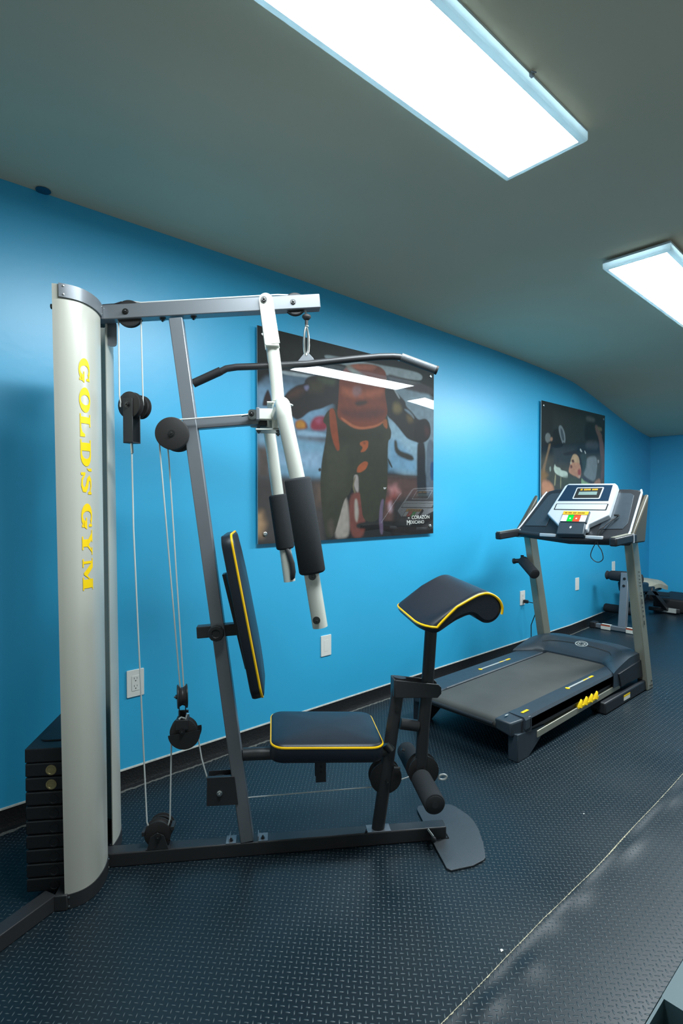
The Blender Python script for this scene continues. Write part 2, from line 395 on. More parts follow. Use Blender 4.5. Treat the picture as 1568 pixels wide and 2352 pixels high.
# tower: two curved covers either side of the beam
prof=[(.0,.030),(.004,.055),(.006,.085),(.004,.115),(-.001,.142),(-.010,.165),(-.024,.184),(-.040,.196),(-.060,.205),(-.079,.2095)]
def dense(pr,n=40):
    P=[Vector((a,b)) for a,b in pr]; P=[P[0]]+P+[P[-1]]; out=[]
    for i in range(1,len(P)-2):
        for k in range(n//len(pr)+1):
            t=k/(n//len(pr)+1)
            q=.5*((2*P[i])+(P[i+1]-P[i-1])*t+(2*P[i]-5*P[i+1]+4*P[i+2]-P[i+3] if i+3<len(P) else 2*P[i-1]-5*P[i]+4*P[i+1]-P[i+2])*0*t*t)
            q=P[i].lerp(P[i+1],t)
            # catmull
            p0,p1,p2,p3=P[i-1],P[i],P[i+1],P[i+2]
            q=.5*((2*p1)+(p2-p0)*t+(2*p0-5*p1+4*p2-p3)*t*t+(3*p1-p0-3*p2+p3)*t*t*t)
            out.append((q.x,q.y))
    out.append(pr[-1]); return out
pd=dense(prof)
ARC=[0]
for i in range(1,len(pd)): ARC.append(ARC[-1]+math.dist(pd[i],pd[i-1]))
def on_cover(s,z,off=0,side=-1):
    """point at arc length s from the inner edge, height z"""
    i=max(0,min(len(pd)-2,int(np.searchsorted(ARC,s))-1)); t=(s-ARC[i])/(ARC[i+1]-ARC[i])
    a=pd[i];c=pd[i+1]; x=a[0]+(c[0]-a[0])*t; y=a[1]+(c[1]-a[1])*t
    d=Vector((c[0]-a[0],c[1]-a[1])).normalized(); n=Vector((-d.y,d.x)) ; n=-n if n.x<0 and n.y<0 else n
    n=Vector((d.y,-d.x)); 
    x+=n.x*off; y+=n.y*off
    wid=(s/ARC[-1])
    x-= .009*(z/1.97) + .010*(z/1.97)*wid
    return (x,side*y,z)
for side in (-1,1):
    m=MB(); n=len(pd); S=[ARC[-1]*i/47 for i in range(48)]
    for z0,z1 in ((.046,1.974),):
        ring=[(s,0) for s in S]+[(s,-.003) for s in reversed(S)]
        m.grid([[on_cover(s,z,o,side) for s,o in ring] for z in (z0,.5,1.0,1.5,z1)],closed=True)
        for z in (z0,z1):
            a=[on_cover(s,z,0,side) for s in S]; c=[on_cover(s,z,-.003,side) for s in S]
            m.grid([a,c])
    cov=G(m,'tower_cover',M['beige'],ang=30)
    # dark top and bottom bands wrapped over the cover
    for nm,z0,z1,s1 in (('top_band',1.934,1.976,ARC[-1]-.018),('bottom_band',.0015,.047,ARC[-1])):
        m=MB(); S2=[-.002+(s1+.002)*i/40 for i in range(41)]; ring=[(s,.006) for s in S2]+[(s,.001) for s in reversed(S2)]
        if nm=='bottom_band':
            # follows the rising lower edge of the cover
            ring=[(s,.003) for s in S2]+[(s,-.014) for s in reversed(S2)]
        m.grid([[on_cover(max(0,s),z,o,side) for s,o in ring] for z in (z0,z1)],closed=True)
        for z in (z0,z1): m.grid([[on_cover(max(0,s),z,ring[0][1],side) for s in S2],[on_cover(max(0,s),z,ring[-1][1],side) for s in S2]])
        bd=G(m,nm,M['steel_dark'] if nm[0]=='b' else M['steel_grey'],cov,ang=30)
        if nm=='top_band': lab(bd,'dark grey curved top band')
        for s,z in ((s1-.012,z1-.008),(s1-.012,z0+.008),(.006,z1-.008),(.006,z0+.008)):
            q=Vector(on_cover(s,z,.006 if nm[0]=='t' else .003,side)); q2=Vector(on_cover(s,z,.012,side)); 
            mm=MB(); mm.lathe(q,(q2-q),[(-.001,.0035),(.0015,.003),(.002,.0005)],10); G(mm,'rivet',M['chrome'],bd)
    if side==-1: main_cover=cov
# rounded end plate hanging under the beam beside the tower
m=MB(); pl=rrect(-.008,1.855,.024,1.945,.012); m.prism(pl,lambda a,c:(a,.045,c),lambda a,c:(a,.050,c)); G(m,'side_plate',M['steel_grey'])
m=MB().box((-.11,-.08,1.93),(-.025,.08,1.965)); G(m,'tower_head',M['steel_dark'],bevel=.003)
m=MB(); m.tube([(-.092,-.2,1.905),(-.104,-.2,1.905)],.008,12); G(m,'edge_bolt',M['bolt'])
for s in (-1,1):
    G(MB().cyl((-.10,.07*s,.05),(-.10,.07*s,1.935),.0095),'guide_rod',M['chrome'])
# lettering on the cover, slab serif glyph outlines drawn here
def ell(cx,cy,rx,ry,n=28,a0=0,a1=360): return [(cx+rx*math.cos(math.radians(a0+(a1-a0)*i/n)),cy+ry*math.sin(math.radians(a0+(a1-a0)*i/n))) for i in range(n+1)]
def strip(outer,inner): return ('s',outer,inner)
def poly(*p): return ('p',list(p))
def GL(ch):
    if ch=='O': return [strip(ell(.5,.5,.5,.53,40),ell(.5,.5,.20,.40,40))]
    if ch=='G': return [strip(ell(.5,.5,.5,.53,34,48,345),ell(.5,.5,.20,.40,34,48,345)),poly((.55,.46),(1.0,.46),(1.0,.36),(.93,.36),(.93,.02),(.84,.02),(.78,.12),(.68,.2),(.68,.36),(.55,.36)),poly((.80,.74),(.80,.90),(.84,1.0),(.92,1.0),(.92,.64),(.84,.64))]
    if ch=='L': return [poly((0,0),(0,.1),(.13,.1),(.13,.9),(0,.9),(0,1),(.55,1),(.55,.9),(.42,.9),(.42,.1),(.62,.1)),poly((.42,0),(.42,.1),(.62,.1),(.80,.2),(.88,.42),(1,.42),(1,0)),poly((0,0),(.42,.1),(.42,0))]
    if ch=='D': return [poly((0,0),(0,.1),(.12,.1),(.12,.9),(0,.9),(0,1),(.42,1),(.42,0)),strip([(.42,1),(.6,1)]+ell(.58,.5,.42,.5,24,80,-80)+[(.6,0),(.42,0)],[(.42,.88),(.5,.88)]+ell(.5,.5,.22,.38,24,80,-80)+[(.5,.12),(.42,.12)])]
    if ch=="'": return [poly((0,.55),(.2,.62),(.4,.8),(.15,.8),(.15,1.05),(1,1.05),(1,.75),(.7,.62),(.3,.55))]
    if ch=='S':
        P=[(.93,.66),(.86,.84),(.62,.95),(.36,.92),(.24,.78),(.34,.64),(.60,.52),(.78,.38),(.78,.20),(.58,.08),(.32,.10),(.16,.26),(.08,.36)]
        W=[.04,.07,.10,.14,.16,.18,.19,.18,.16,.14,.10,.07,.04]; L=[];Rr=[]
        for i,p in enumerate(P):
            d=Vector(P[min(i+1,len(P)-1)])-Vector(P[max(i-1,0)]); d.normalize(); n=Vector((-d.y,d.x))
            L.append((p[0]+n.x*W[i]*.8,p[1]+n.y*W[i]*.6)); Rr.append((p[0]-n.x*W[i]*.8,p[1]-n.y*W[i]*.6))
        return [strip(L,Rr),poly((0,0),(0,.38),(.1,.38),(.14,.1),(.1,0)),poly((.88,.62),(.88,.95),(.92,1),(1,1),(1,.62))]
    if ch=='Y': return [poly((0,.9),(0,1),(.48,1),(.48,.9),(.40,.9),(.58,.58),(.42,.46),(.12,.9)),poly((.42,.46),(.58,.58),(.80,.9),(.70,.9),(.70,1),(1,1),(1,.9),(.90,.9),(.66,.46)),poly((.36,.1),(.36,.52),(.66,.52),(.66,.1)),poly((.24,0),(.24,.1),(.78,.1),(.78,0))]
    if ch=='M': return [poly((0,.9),(0,1),(.30,1),(.54,.4),(.44,.1),(.14,.84),(.1,.9)),poly((.44,.1),(.54,.4),(.76,1),(.70,.7),(.5,.1)),poly((.08,.08),(.08,.92),(.16,.92),(.16,.08)),poly((0,0),(0,.1),(.27,.1),(.27,0)),poly((.66,.08),(.66,.92),(.94,.92),(.94,.08)),poly((.58,0),(.58,.1),(1,.1),(1,0)),poly((.66,.9),(.66,1),(1,1),(1,.9))]
def glyphs(word_pos,f,name,mt,par):
    m=MB(); m2=MB()
    for ch,a0,a1 in word_pos:
        for g in GL(ch):
            # fine subdivision is not needed: pieces are small
            if g[0]=='p': m2.add([(a0+(a1-a0)*x,y,0) for x,y in g[1]],[tuple(range(len(g[1])))])
            else:
                o,i=g[1],g[2]; n=min(len(o),len(i)); 
                m2.add([(a0+(a1-a0)*x,y,0) for x,y in list(o[:n])+list(i[:n])],[(k,k+1,n+k+1,n+k) for k in range(n-1)])
    me=bpy.data.meshes.new('t'); me.from_pydata(m2.v,[],m2.f); bm=bmesh.new(); bm.from_mesh(me)
    for k in range(0,17): bmesh.ops.bisect_plane(bm,geom=bm.verts[:]+bm.edges[:]+bm.faces[:],plane_co=(0,-.06+k*.07,0),plane_no=(0,1,0))
    bm.to_mesh(me); bm.free()
    m.add([f(v.co.x,v.co.y) for v in me.vertices],[tuple(p.vertices) for p in me.polygons])
    return m.build(name,mt,par,smooth=False)
# heights measured down the cover
def zz(py): return 1.758-(py-820)*(1.758-1.012)/(1355-820)
wp=[('G',820,876),('O',887,945),('L',948,1001),('D',1007,1069),("'",1072,1080),('S',1083,1134),('G',1155,1214),('Y',1217,1275),('M',1283,1356)]
glyphs(wp,lambda a,y:on_cover(.152-.042*y,zz(a),.0012,-1),'lettering',M['yellow'],main_cover)
# oval rub mark lower on the second letter group is left to the paint texture

# weight stack: ten plates
for k in range(10):
    z1=.501-.047*k
    m=MB().box((-.213,-.165,z1-.0445),(-.075,.165,z1))
    if k==0: m.prism(rrect(-.195,-.11,-.10,.11,.03),lambda a,c:(a,c,z1-.001),lambda a,c:(a,c,z1+.004))
    o=G(m,'weight_plate',M['plate'],bevel=.0045)
    if k in (1,2):
        mm=MB(); c=(-.133,-.165,z1-.024); mm.lathe(c,(0,-1,0),[(-.001,.0165),(.0015,.0165),(.0015,.0125),(.0002,.0115),(.0002,.001)],24); lab(mm.build('pin_hole',M['brass'],o),'brass coloured pin hole')
    elif k>2:
        mm=MB(); c=(-.128,-.165,z1-.026); mm.lathe(c,(0,-1,0),[(-.001,.0165),(.0012,.0165),(.0012,.0125),(.0002,.0115),(.0002,.001)],24); mm.build('pin_hole',M['plate'],o)

# top beam and upright
tb=G(MB().beam((-.12,0,1.9415),(.752,0,2.0285),.05,.050),'top_beam',M['steel_grey'],bevel=.003)
up_=G(MB().beam((.241,0,1.945),(.483,0,.052),.05,.047),'upright',M['steel_grey'],bevel=.003)
for uu in (.193,.30): 
    z=1.953+uu*.1-.026; bolt((uu,0,z),(0,0,-1),.009)
# pulleys in the top beam, with the slots they sit in
for (uu,z,r) in ((.081,1.958,.046),(.662,2.018,.040)):
    p=pulley((uu,0,z),r,w=.022); zb=.1*uu+1.9285
    G(MB().beam((uu-.052,0,zb-.0008),(uu+.052,0,zb+.0096),.026,.004),'beam_slot',M['slot'])
    bolt((uu-.008,-.025,z),(0,-1,0),.008)
bolt((.55,-.04,2.0175),(0,-1,0),.0085)
# pec lever hung from the top beam
m=MB()
def plate_poly(v0,v1):
    c0=Vector((.557,2.0175)); c1=Vector((.580,1.862)); d=(c1-c0).normalized(); n=Vector((-d.y,d.x)); r=.025
    P=[c0+(-d*math.cos(t)+n*math.sin(t))*r for t in [(-90+180*i/12)*PI/180 for i in range(13)]]
    P=P+[c1+n*.027,c1-n*.027]
    m.prism([(p.x,p.y) for p in P],lambda a,c:(a,v0,c),lambda a,c:(a,v1,c))
plate_poly(-.036,-.031); plate_poly(.031,.036)
m.box((.556,-.036,1.856),(.604,.036,1.861))
m.tube([(.579,0,1.868),(.590,0,1.78),(.6,0,1.665)],.0235,24)
lever=G(m,'press_lever',M['white_tube'],bevel=.0012,ang=40)
m=MB()
m.prism([(.56,-.055),(.63,-.06),(.655,0),(.63,.06),(.56,.055)],lambda a,c:(a,c,1.648),lambda a,c:(a,c,1.653))
m.prism([(.52,-.05),(.62,-.055),(.645,0),(.62,.055),(.52,.05)],lambda a,c:(a,c,1.552),lambda a,c:(a,c,1.557))
m.box((.585,-.022,1.557),(.62,.022,1.648))
hinge=G(m,'hinge_bracket',M['white_tube'],bevel=.001)
G(MB().beam((.305,0,1.575),(.535,0,1.598),.045,.040),'stop_bar',M['steel_grey'],bevel=.003)
G(MB().box((.528,-.024,1.572),(.560,.024,1.600)),'stop_buffer',M['rubber'],bevel=.004)
for v in (-.042,.042): bolt((.60,v,1.552),(0,0,-1),.009,hinge); 
bolt((.53,-.02,1.553),(0,0,-1),.008,hinge)
# the two swing arms with foam rollers
def arm(v,top,pts,foam,ends,label,fr,sgn):
    P=[(.598,.042*sgn,1.606),((top[0]+.598)/2,v*.5,(top[1]+1.606)/2)]
    # rounded elbow
    e=Vector((top[0],v,top[1])); a=Vector((top[0]-.002,v*.80,top[1]+.001)); c=Vector((pts[0][0],v,pts[0][1]))
    for i in range(7):
        t=i/6; P.append(tuple((1-t)**2*a+2*t*(1-t)*e+t*t*c))
    for q in pts[1:]: P.append((q[0],v,q[1]))
    m=MB(); m.tube(P,.0245,28)
    m.tube([(.598,.042*sgn,1.558),(.598,.042*sgn,1.647)],.021,20)
    o=G(m,'swing_arm',M['white_tube'],ang=40); lab(o,label)
    f0,f1=Vector((foam[0][0],v,foam[0][1])),Vector((foam[1][0],v,foam[1][1])); d=(f1-f0).normalized(); L=(f1-f0).length
    mm=MB(); mm.lathe(f0,d,[(0,.026),(0,fr-.006),(.003,fr-.002),(.008,fr),(L-.008,fr),(L-.003,fr-.002),(L,fr-.006),(L,.026)],36); mm.build('foam_grip',M['foam'],o)
    # square cam lever pointing back to the cable
    mm=MB(); zc=1.608 if sgn<0 else 1.590
    mm.box((.530,.042*sgn-.016,zc-.019),(.600,.042*sgn+.016,zc+.019))
    mm.build('cam_lever',M['white_tube'],o,bevel=.002)
    mm=MB(); mm.box((.522,.042*sgn-.02,zc-.022),(.534,.042*sgn+.02,zc+.022)); mm.build('cam_bracket',M['steel_grey'],o,bevel=.002)
    mm=MB(); 
    for dv in (-.012,.012):
        mm.prism(rrect(.494,zc-.017,.526,zc+.015,.011),lambda a,c:(a,.042*sgn+dv-.002,c),lambda a,c:(a,.042*sgn+dv+.002,c))
    cl=mm.build('clevis',M['chrome'],o); bolt((.506,.042*sgn-.014,zc-.001),(0,-1,0),.007,cl)
    return o,zc
a1,z1=arm(-.27,(.612,1.612),[(.617,1.565),(.628,1.51),(.642,1.445),(.658,1.369),(.700,1.08),(.730,.893)],[(.6575,1.372),(.7055,1.068)],None,'nearer swing arm, with the thicker looking foam grip',.0425,-1)
a2,z2=arm(.27,(.558,1.635),[(.570,1.56),(.580,1.49),(.595,1.372),(.628,1.12),(.649,.962)],[(.600,1.325),(.632,1.098)],None,'farther swing arm beside the poster',.0375,1)
bolt((.716,-.294,.92),(0,-1,0),.009,a1); bolt((.703,-.294,1.06),(0,-1,0),.009,a1,M['bolt'])
# folded handle strap on the far arm
m=MB(); m.tube([(.634,.245,1.105),(.648,.238,1.075),(.658,.236,1.04),(.662,.237,1.005),(.660,.240,.982),(.656,.242,.972)],[.009,.011,.0115,.0115,.0105,.004],16); lab(m.build('handle_strap',M['steel_dark'],a2),'dark handle strap hanging on the farther arm')
# twin pulleys on the upright for the arm cables
for v in (-.045,.030): pulley((.232 if v<0 else .238,v,1.534),.0565,w=.028,boltr=.009)
G(MB().cyl((.232,-.03,1.534),(.25,.05,1.534),.01).beam((.24,0,1.534),(.285,0,1.53),.03,.03),'pulley_bracket',M['steel_dark'])
# floating double pulley 1
BR=math.radians(-27); ax=Vector((-math.sin(BR),math.cos(BR),0)); sd=Vector((math.cos(BR),math.sin(BR),0))
c=Vector((.085,0,1.637)); m=MB()
for s in (-1,1):
    q=c+ax*(.019*s); m.beam(q+Vector((0,0,.022)),q-Vector((0,0,.134)),.004,.040,side=ax)
m.beam(c-Vector((0,0,.132))-ax*.021,c-Vector((0,0,.132))+ax*.021,.004,.040,side=(0,0,1))
blk=G(m,'floating_pulley_block',M['steel_dark'],bevel=.0008)
pulley(c-ax*.004-sd*.0,.047,blk,ax,w=.024); bolt(c-ax*.022,-ax,.008,blk)
pulley(c+ax*.040+sd*.004,.042,blk,ax,w=.022)
# floating block 2: edge-on pulley above, guard-covered pulley below
c2=Vector((.253,0,.592)); a2x=Vector((.93,.20,0)).normalized()
m=MB()
for s in (-1,1): m.beam(c2+a2x*(.011*s)+Vector((0,0,.01)),c2+a2x*(.011*s)-Vector((0,0,.085)),.003,.022,side=a2x)
m.box((.232,-.022,.478),(.276,.022,.512)); m.box((.236,.014,.50),(.272,.020,.535))
blk2=G(m,'lower_pulley_block',M['steel_dark'],bevel=.001)
pulley(c2,.042,blk2,a2x,w=.036)
p=pulley((.258,0,.466),.048,blk2,(0,1,0),w=.03)
m=MB(); 
P=[(.262+.056*math.cos(math.radians(a)),.463+.056*math.sin(math.radians(a))) for a in np.linspace(-176,12,30)]
for v in (-.024,.021): m.prism(P,lambda a,c:(a,v,c),lambda a,c:(a,v+.003,c))
g=m.build('pulley_guard',M['rubber'],blk2); bolt((.256,-.0245,.474),(0,-1,0),.008,blk2)
m=MB(); m.tube([(.244,-.015,.515),(.252,-.015,.522),(.262,-.01,.516)],.004,8); m.tube([(.268,-.01,.512),(.274,-.01,.532)],.006,8); m.build('eye_bolt',M['chrome'],blk2)
# pulley on the base beam
bp_=pulley((.166,0,.100),.047,w=.03); pulley((.172,.036,.102),.044,w=.024)
m=MB(); P=rrect(.142,.052,.192,.112,.010)
m.prism([(.130,.050),(.205,.050),(.190,.100),(.166,.112),(.143,.098)],lambda a,c:(a,-.024,c),lambda a,c:(a,-.020,c)); m.prism([(.130,.050),(.205,.050),(.190,.100),(.166,.112),(.143,.098)],lambda a,c:(a,.020,c),lambda a,c:(a,.024,c))
m.box((.126,-.024,.0505),(.206,.024,.0535)); m.box((.112,-.02,.10),(.122,.02,.115)); m.box((.212,-.02,.115),(.224,.02,.128))
br=G(m,'pulley_bracket',M['steel_dark'],bevel=.001); bolt((.170,-.025,.098),(0,-1,0),.0085,br)
# plated pulley box on the back of the upright
m=MB()
for v in (-.028,.025): m.prism([(.340,.198),(.452,.196),(.440,.300),(.342,.300)],lambda a,c:(a,v,c),lambda a,c:(a,v+.003,c))
m.box((.340,-.028,.296),(.44,-.012,.300))
bx=G(m,'pulley_box',M['steel_dark'],bevel=.001); bolt((.386,-.029,.243),(0,-1,0),.008,bx,M['chrome']); pulley((.386,0,.245),.046,bx,w=.03)

# backrest
el=Vector((.183,0,-.983)); nn=Vector((.983,0,.183)); oc=Vector((.399,0,1.178))
fr=lambda a,b,h: oc+el*a+Vector((0,b,0))+nn*h
pl=rrect(0,-.135,.585,.135,.045)
bk=G(pad_mesh(pl,.046,fr,crown=.012,r=.012),'backrest',M['vinyl'],ang=60)
def ring_tube(pts,r): 
    m=MB(); pts=[Vector(p) for p in pts]; m_=len(pts); P=[]
    n=10
    rings=[]; prev=None
    for i in range(m_):
        d=(pts[(i+1)%m_]-pts[i-1]).normalized()
        a=prev or nn_hint; a=(a-d*a.dot(d)).normalized(); prev=a; b_=d.cross(a)
        rings.append([pts[i]+(a*math.cos(2*PI*j/n)+b_*math.sin(2*PI*j/n))*r for j in range(n)])
    rings.append(rings[0]); m.grid(rings,closed=True); return m
nn_hint=nn
ring_tube([fr(a,b,.0375) for a,b in inset(pl,.002)],.0042).build('piping',M['piping'],bk)
m=MB(); 
m.beam((.404,0,1.035),(.484,0,.690),.05,.012,side=(0,1,0)); G(m,'back_plate',M['steel_dark'],bevel=.001)
m=MB(); m.beam((.307,0,.825),(.452,0,.833),.040,.042); o=G(m,'adjusting_bar',M['steel_dark'],bevel=.003)
m=MB(); m.lathe((.379,-.025,.829),(0,-1,0),[(0,.014),(.012,.016),(.013,.026),(.018,.029),(.028,.029),(.033,.026),(.034,.016),(.031,.013),(.031,.001)],10); G(m,'adjusting_knob',M['rubber'],ang=25)

# seat
ds=Vector((.9985,0,-.055)); ns=Vector((.055,0,.9985)); so=Vector((.566,0,.400))
fs=lambda a,b,h: so+ds*a+Vector((0,b,0))+ns*h
pl=rrect(0,-.158,.402,.158,.05)
st=G(pad_mesh(pl,.066,fs,crown=.010,r=.015),'seat',M['vinyl'],ang=60)
nn_hint=ns
ring_tube([fs(a,b,.054) for a,b in inset(pl,.003)],.0045).build('piping',M['piping'],st)
m=MB(); m.tube([(.468,0,.367),(.60,0,.364),(1.01,0,.350)],.0225,24); G(m,'seat_tube',M['steel_dark'])
m=MB(); m.box((.575,-.0265,.35),(.68,-.0235,.374)); lab(G(m,'tube_label',M['label']),'pale grey label under the seat')
m=MB(); m.box((.59,-.10,.392),(.93,.10,.400)); G(m,'seat_frame',M['steel_dark'])
m=MB(); m.box((.735,-.025,.256),(.773,-.021,.36)); m.box((.735,.021,.256),(.773,.025,.36)); o=G(m,'hook_tab',M['steel_dark'],bevel=.001)
m=MB(); 
for z in (.315,.295): m.cyl((.754,-.0245,z),(.754,-.0258,z),.0045,14)
m.build('bolt_hole',M['slot'],o)
# front post, clamp and leg developer
m=MB(); m.tube([(.974,0,.052),(1.058,0,.628)],.0245,28,oval=.8); fpst=G(m,'front_post',M['steel_dark'],ang=50)
m=MB(); m.cyl((1.041,-.021,.515),(1.041,-.024,.515),.009,16); m.build('post_hole',M['slot'],fpst)
def cl_poly(): return [(1.034,.628),(1.20,.604),(1.212,.592),(1.212,.568),(1.198,.552),(1.03,.560)]
m=MB(); 
for v in (-.032,.026): m.prism(cl_poly(),lambda a,c:(a,v,c),lambda a,c:(a,v+.006,c))
m.box((1.028,-.030,.560),(1.036,.030,.628)); G(m,'clamp_plate',M['steel_dark'],bevel=.003)
m=MB(); m.tube([(1.060,0,.45),(1.13,0,.437)],.0215,20); G(m,'bridge_tube',M['steel_dark'])
m=MB(); m.tube([(1.166,0,.60),(1.150,0,.43),(1.140,0,.235)],.024,28,oval=.8); lev=G(m,'leg_lever',M['steel_dark'],ang=50)
m=MB(); m.tube([(1.181,0,.83),(1.163,0,.55)],.0235,28,oval=.82); G(m,'arm_pad_post',M['steel_dark'],ang=50)
G(MB().beam((1.10,0,.868),(1.27,0,.925),.05,.006),'pad_bracket',M['steel_dark'])
for (uu,z,r) in ((1.003,.247,.061),(1.150,.262,.060)):
    p=pulley((uu,.012,z),r,w=.042); 
bolt((1.006,-.020,.240),(0,-1,0),.007); bolt((1.147,-.021,.275),(0,-1,0),.007)
m=MB(); m.tube([(1.06,-.02,.36),(1.072,-.02,.356)],.006,8); m.tube([(1.03,-.02,.29),(1.055,-.02,.288)],.005,8); m.tube([(1.0,-.02,.385),(1.02,-.025,.36)],.016,12); G(m,'post_bolts',M['bolt'])
# leg rollers
rb=G(MB().cyl((1.134,-.21,.247),(1.134,.21,.247),.011),'roller_rod',M['steel_dark'])
for v0,v1,l in ((-.03,-.205,'nearer foam leg roller'),(.035,.205,'farther foam leg roller')):
    s=-1 if v1<v0 else 1; L=abs(v1-v0)
    m=MB(); m.lathe((1.134,v0,.247),(0,s,0),[(0,.012),(0,.034),(.004,.038),(L-.006,.038),(L-.001,.035),(L,.030),(L,.012)],32); o=m.build('leg_roller',M['foam'],rb); lab(o,l)
    m=MB(); m.lathe((1.134,v1,.247),(0,s,0),[(-.002,.031),(.002,.031),(.004,.027),(.005,.001)],28); m.build('end_cap',M['rubber'],o)
# curl pad with rolled top edge
top=[(1.083,.866),(1.086,.874),(1.12,.896),(1.17,.924),(1.22,.951),(1.26,.972),(1.287,.983),(1.313,.986),(1.338,.977),(1.357,.959),(1.366,.935),(1.362,.909),(1.347,.888),(1.325,.877),(1.302,.878),(1.285,.888),(1.268,.902),(1.245,.905),(1.20,.887),(1.15,.864),(1.115,.849),(1.098,.847),(1.086,.853)]
pc=dense(top+[top[0]],120)[:-1]
b=.222; P=[]; cu=sum(p[0] for p in pc)/len(pc)
def edge(v):
    d=abs(v)-(b-.11)
    return 0 if d<=0 else .11-math.sqrt(max(0,.11**2-d*d))
stn=[]
for v,i in ((-b,.012),(-b+.003,.004),(-b+.009,0),(-b+.03,0),(-b+.05,0),(-b+.07,0),(-b+.1,0),(0,0),(b-.1,0),(b-.07,0),(b-.05,0),(b-.03,0),(b-.009,0),(b-.003,.004),(b,.012)):
    e=edge(v)*.45; R=[]
    for a,c in inset(pc,-i):
        if e>0 and a<1.083+.12: a=a+e*(1-max(0,(a-1.083))/.12)
        R.append((a,v,c))
    R2=[]
    # make sure inset goes inwards
    P.append(R)
cenx=sum(p[0] for p in pc)/len(pc)
m=MB(); m.grid(P,closed=True); nP=len(pc)
m.add(P[0],[tuple(range(nP))]); m.add(P[-1],[tuple(reversed(range(nP)))])
cp=G(m,'arm_curl_pad',M['vinyl'],ang=60)
i0=min(range(nP),key=lambda i:math.dist(pc[i],(1.086,.874))); i1=min(range(nP),key=lambda i:math.dist(pc[i],(1.363,.912)))
seg=pc[i0:i1+1] if i0<i1 else pc[i0:]+pc[:i1+1]
def sh(a,v): 
    e=edge(v)*.45
    return a+e*(1-max(0,(a-1.083))/.12) if a<1.203 else a
path=[(sh(a,-b),-b-.0012,c-.006) for a,c in reversed(seg)]
path+= [(sh(1.0835,v),v,.868) for v in np.linspace(-b+.004,b-.004,24)]
path+= [(sh(a,b),b+.0012,c-.016) for a,c in seg]
m=MB(); m.tube(path,.0045,10); m.build('piping',M['piping'],cp)
# cables
def cable(pts,r=.0026,mt=None,name='cable'): 
    m=MB(); m.tube(pts,r,8); return G(m,name,mt or M['cable'])
zt=lambda u_: 1.9535+.0999*u_+.004+.0275
cable([(-.01,0,1.985),(.03,0,1.990),(.055,0,1.999)],.0032,M['cable_dark'])
arc=lambda cu,cz,r,a0,a1,n=14,v=0:[(cu+r*math.cos(math.radians(a)),v,cz+r*math.sin(math.radians(a))) for a in np.linspace(a0,a1,n)]
cable([(.055,0,1.999)]+[(.08,0,2.003),(.12,0,2.000)]+[(.6,0,2.051)]+arc(.662,2.018,.034,100,2)+[(.7005,0,2.00),(.7045,0,1.972)],.0028)
cable([(.043,0,1.955),(.044,0,1.67)]+arc(.085,1.637,.0385,165,190,4),.0026,M['cable'])
cable([(.119,0,1.955),(.122,.01,1.64)],.0026)
cable([(.084,0,1.503),(.088,0,1.2),(.126,0,.14)]+arc(.166,.100,.038,150,180,5),.0028)
m=MB(); m.tube([(.084,0,1.505),(.086,0,1.468)],.005,10); G(m,'cable_end',M['chrome'])
cable(arc(.166,.100,.038,0,30,5)+[(.207,0,.147),(.214,0,.44)]+arc(.258,.466,.040,200,180,4),.0028)
cable([(.306,0,.452),(.320,0,.36),(.340,0,.285),(.348,0,.26)],.0026)
cable([(.188,-.045,1.50),(.190,-.04,1.46),(.247,-.005,.62),(.246,0,.585)],.0026)
cable([(.204,.02,1.49),(.208,.02,1.45),(.257,.008,.62),(.262,.004,.585)],.0026)
cable([(.228,-.045,1.578),(.262,-.045,1.584),(.500,-.042,z1-.001)],.0030)
cable([(.242,.030,1.578),(.27,.035,1.576),(.500,.042,z2)],.0030)
m=MB(); m.tube([(.47,-.0425,z1-.006),(.497,-.042,z1-.001)],.0045,8); m.tube([(.47,.0425,z2-.002),(.497,.042,z2)],.0045,8); G(m,'cable_end',M['chrome'])
cable([(.40,0,.198),(.50,0,.205),(.96,0,.212),(1.0,.01,.206)],.0022)
cable([(1.045,.01,.222),(1.10,.012,.236),(1.13,.012,.235)],.0026)
m=MB(); m.tube([(1.165,.012,.21),(1.2,.01,.22)],.0028,8)
R=[Vector((1.228,.0,.232))+Vector((math.cos(t)*.016,0.0,math.sin(t)*.010)) for t in [2*PI*i/20 for i in range(21)]]
m.tube(R,.0038,8,caps=False); lab(G(m,'chain_ring',M['cable']),'small bright ring at the end of the leg cable')
# cable stop above the lat bar
m=MB(); m.lathe((.7045,0,1.985),(0,0,-1),[(0,.003),(.001,.010),(.006,.016),(.012,.0165),(.020,.010),(.022,.006),(.040,.006)],24); G(m,'cable_stop',M['rubber'],ang=50)
m=MB(); m.cyl((.7045,0,1.963),(.7045,0,1.942),.0055,14); m.lathe((.7045,0,1.942),(0,0,-1),[(0,.008),(.003,.008)],14); G(m,'cable_end',M['chrome'])

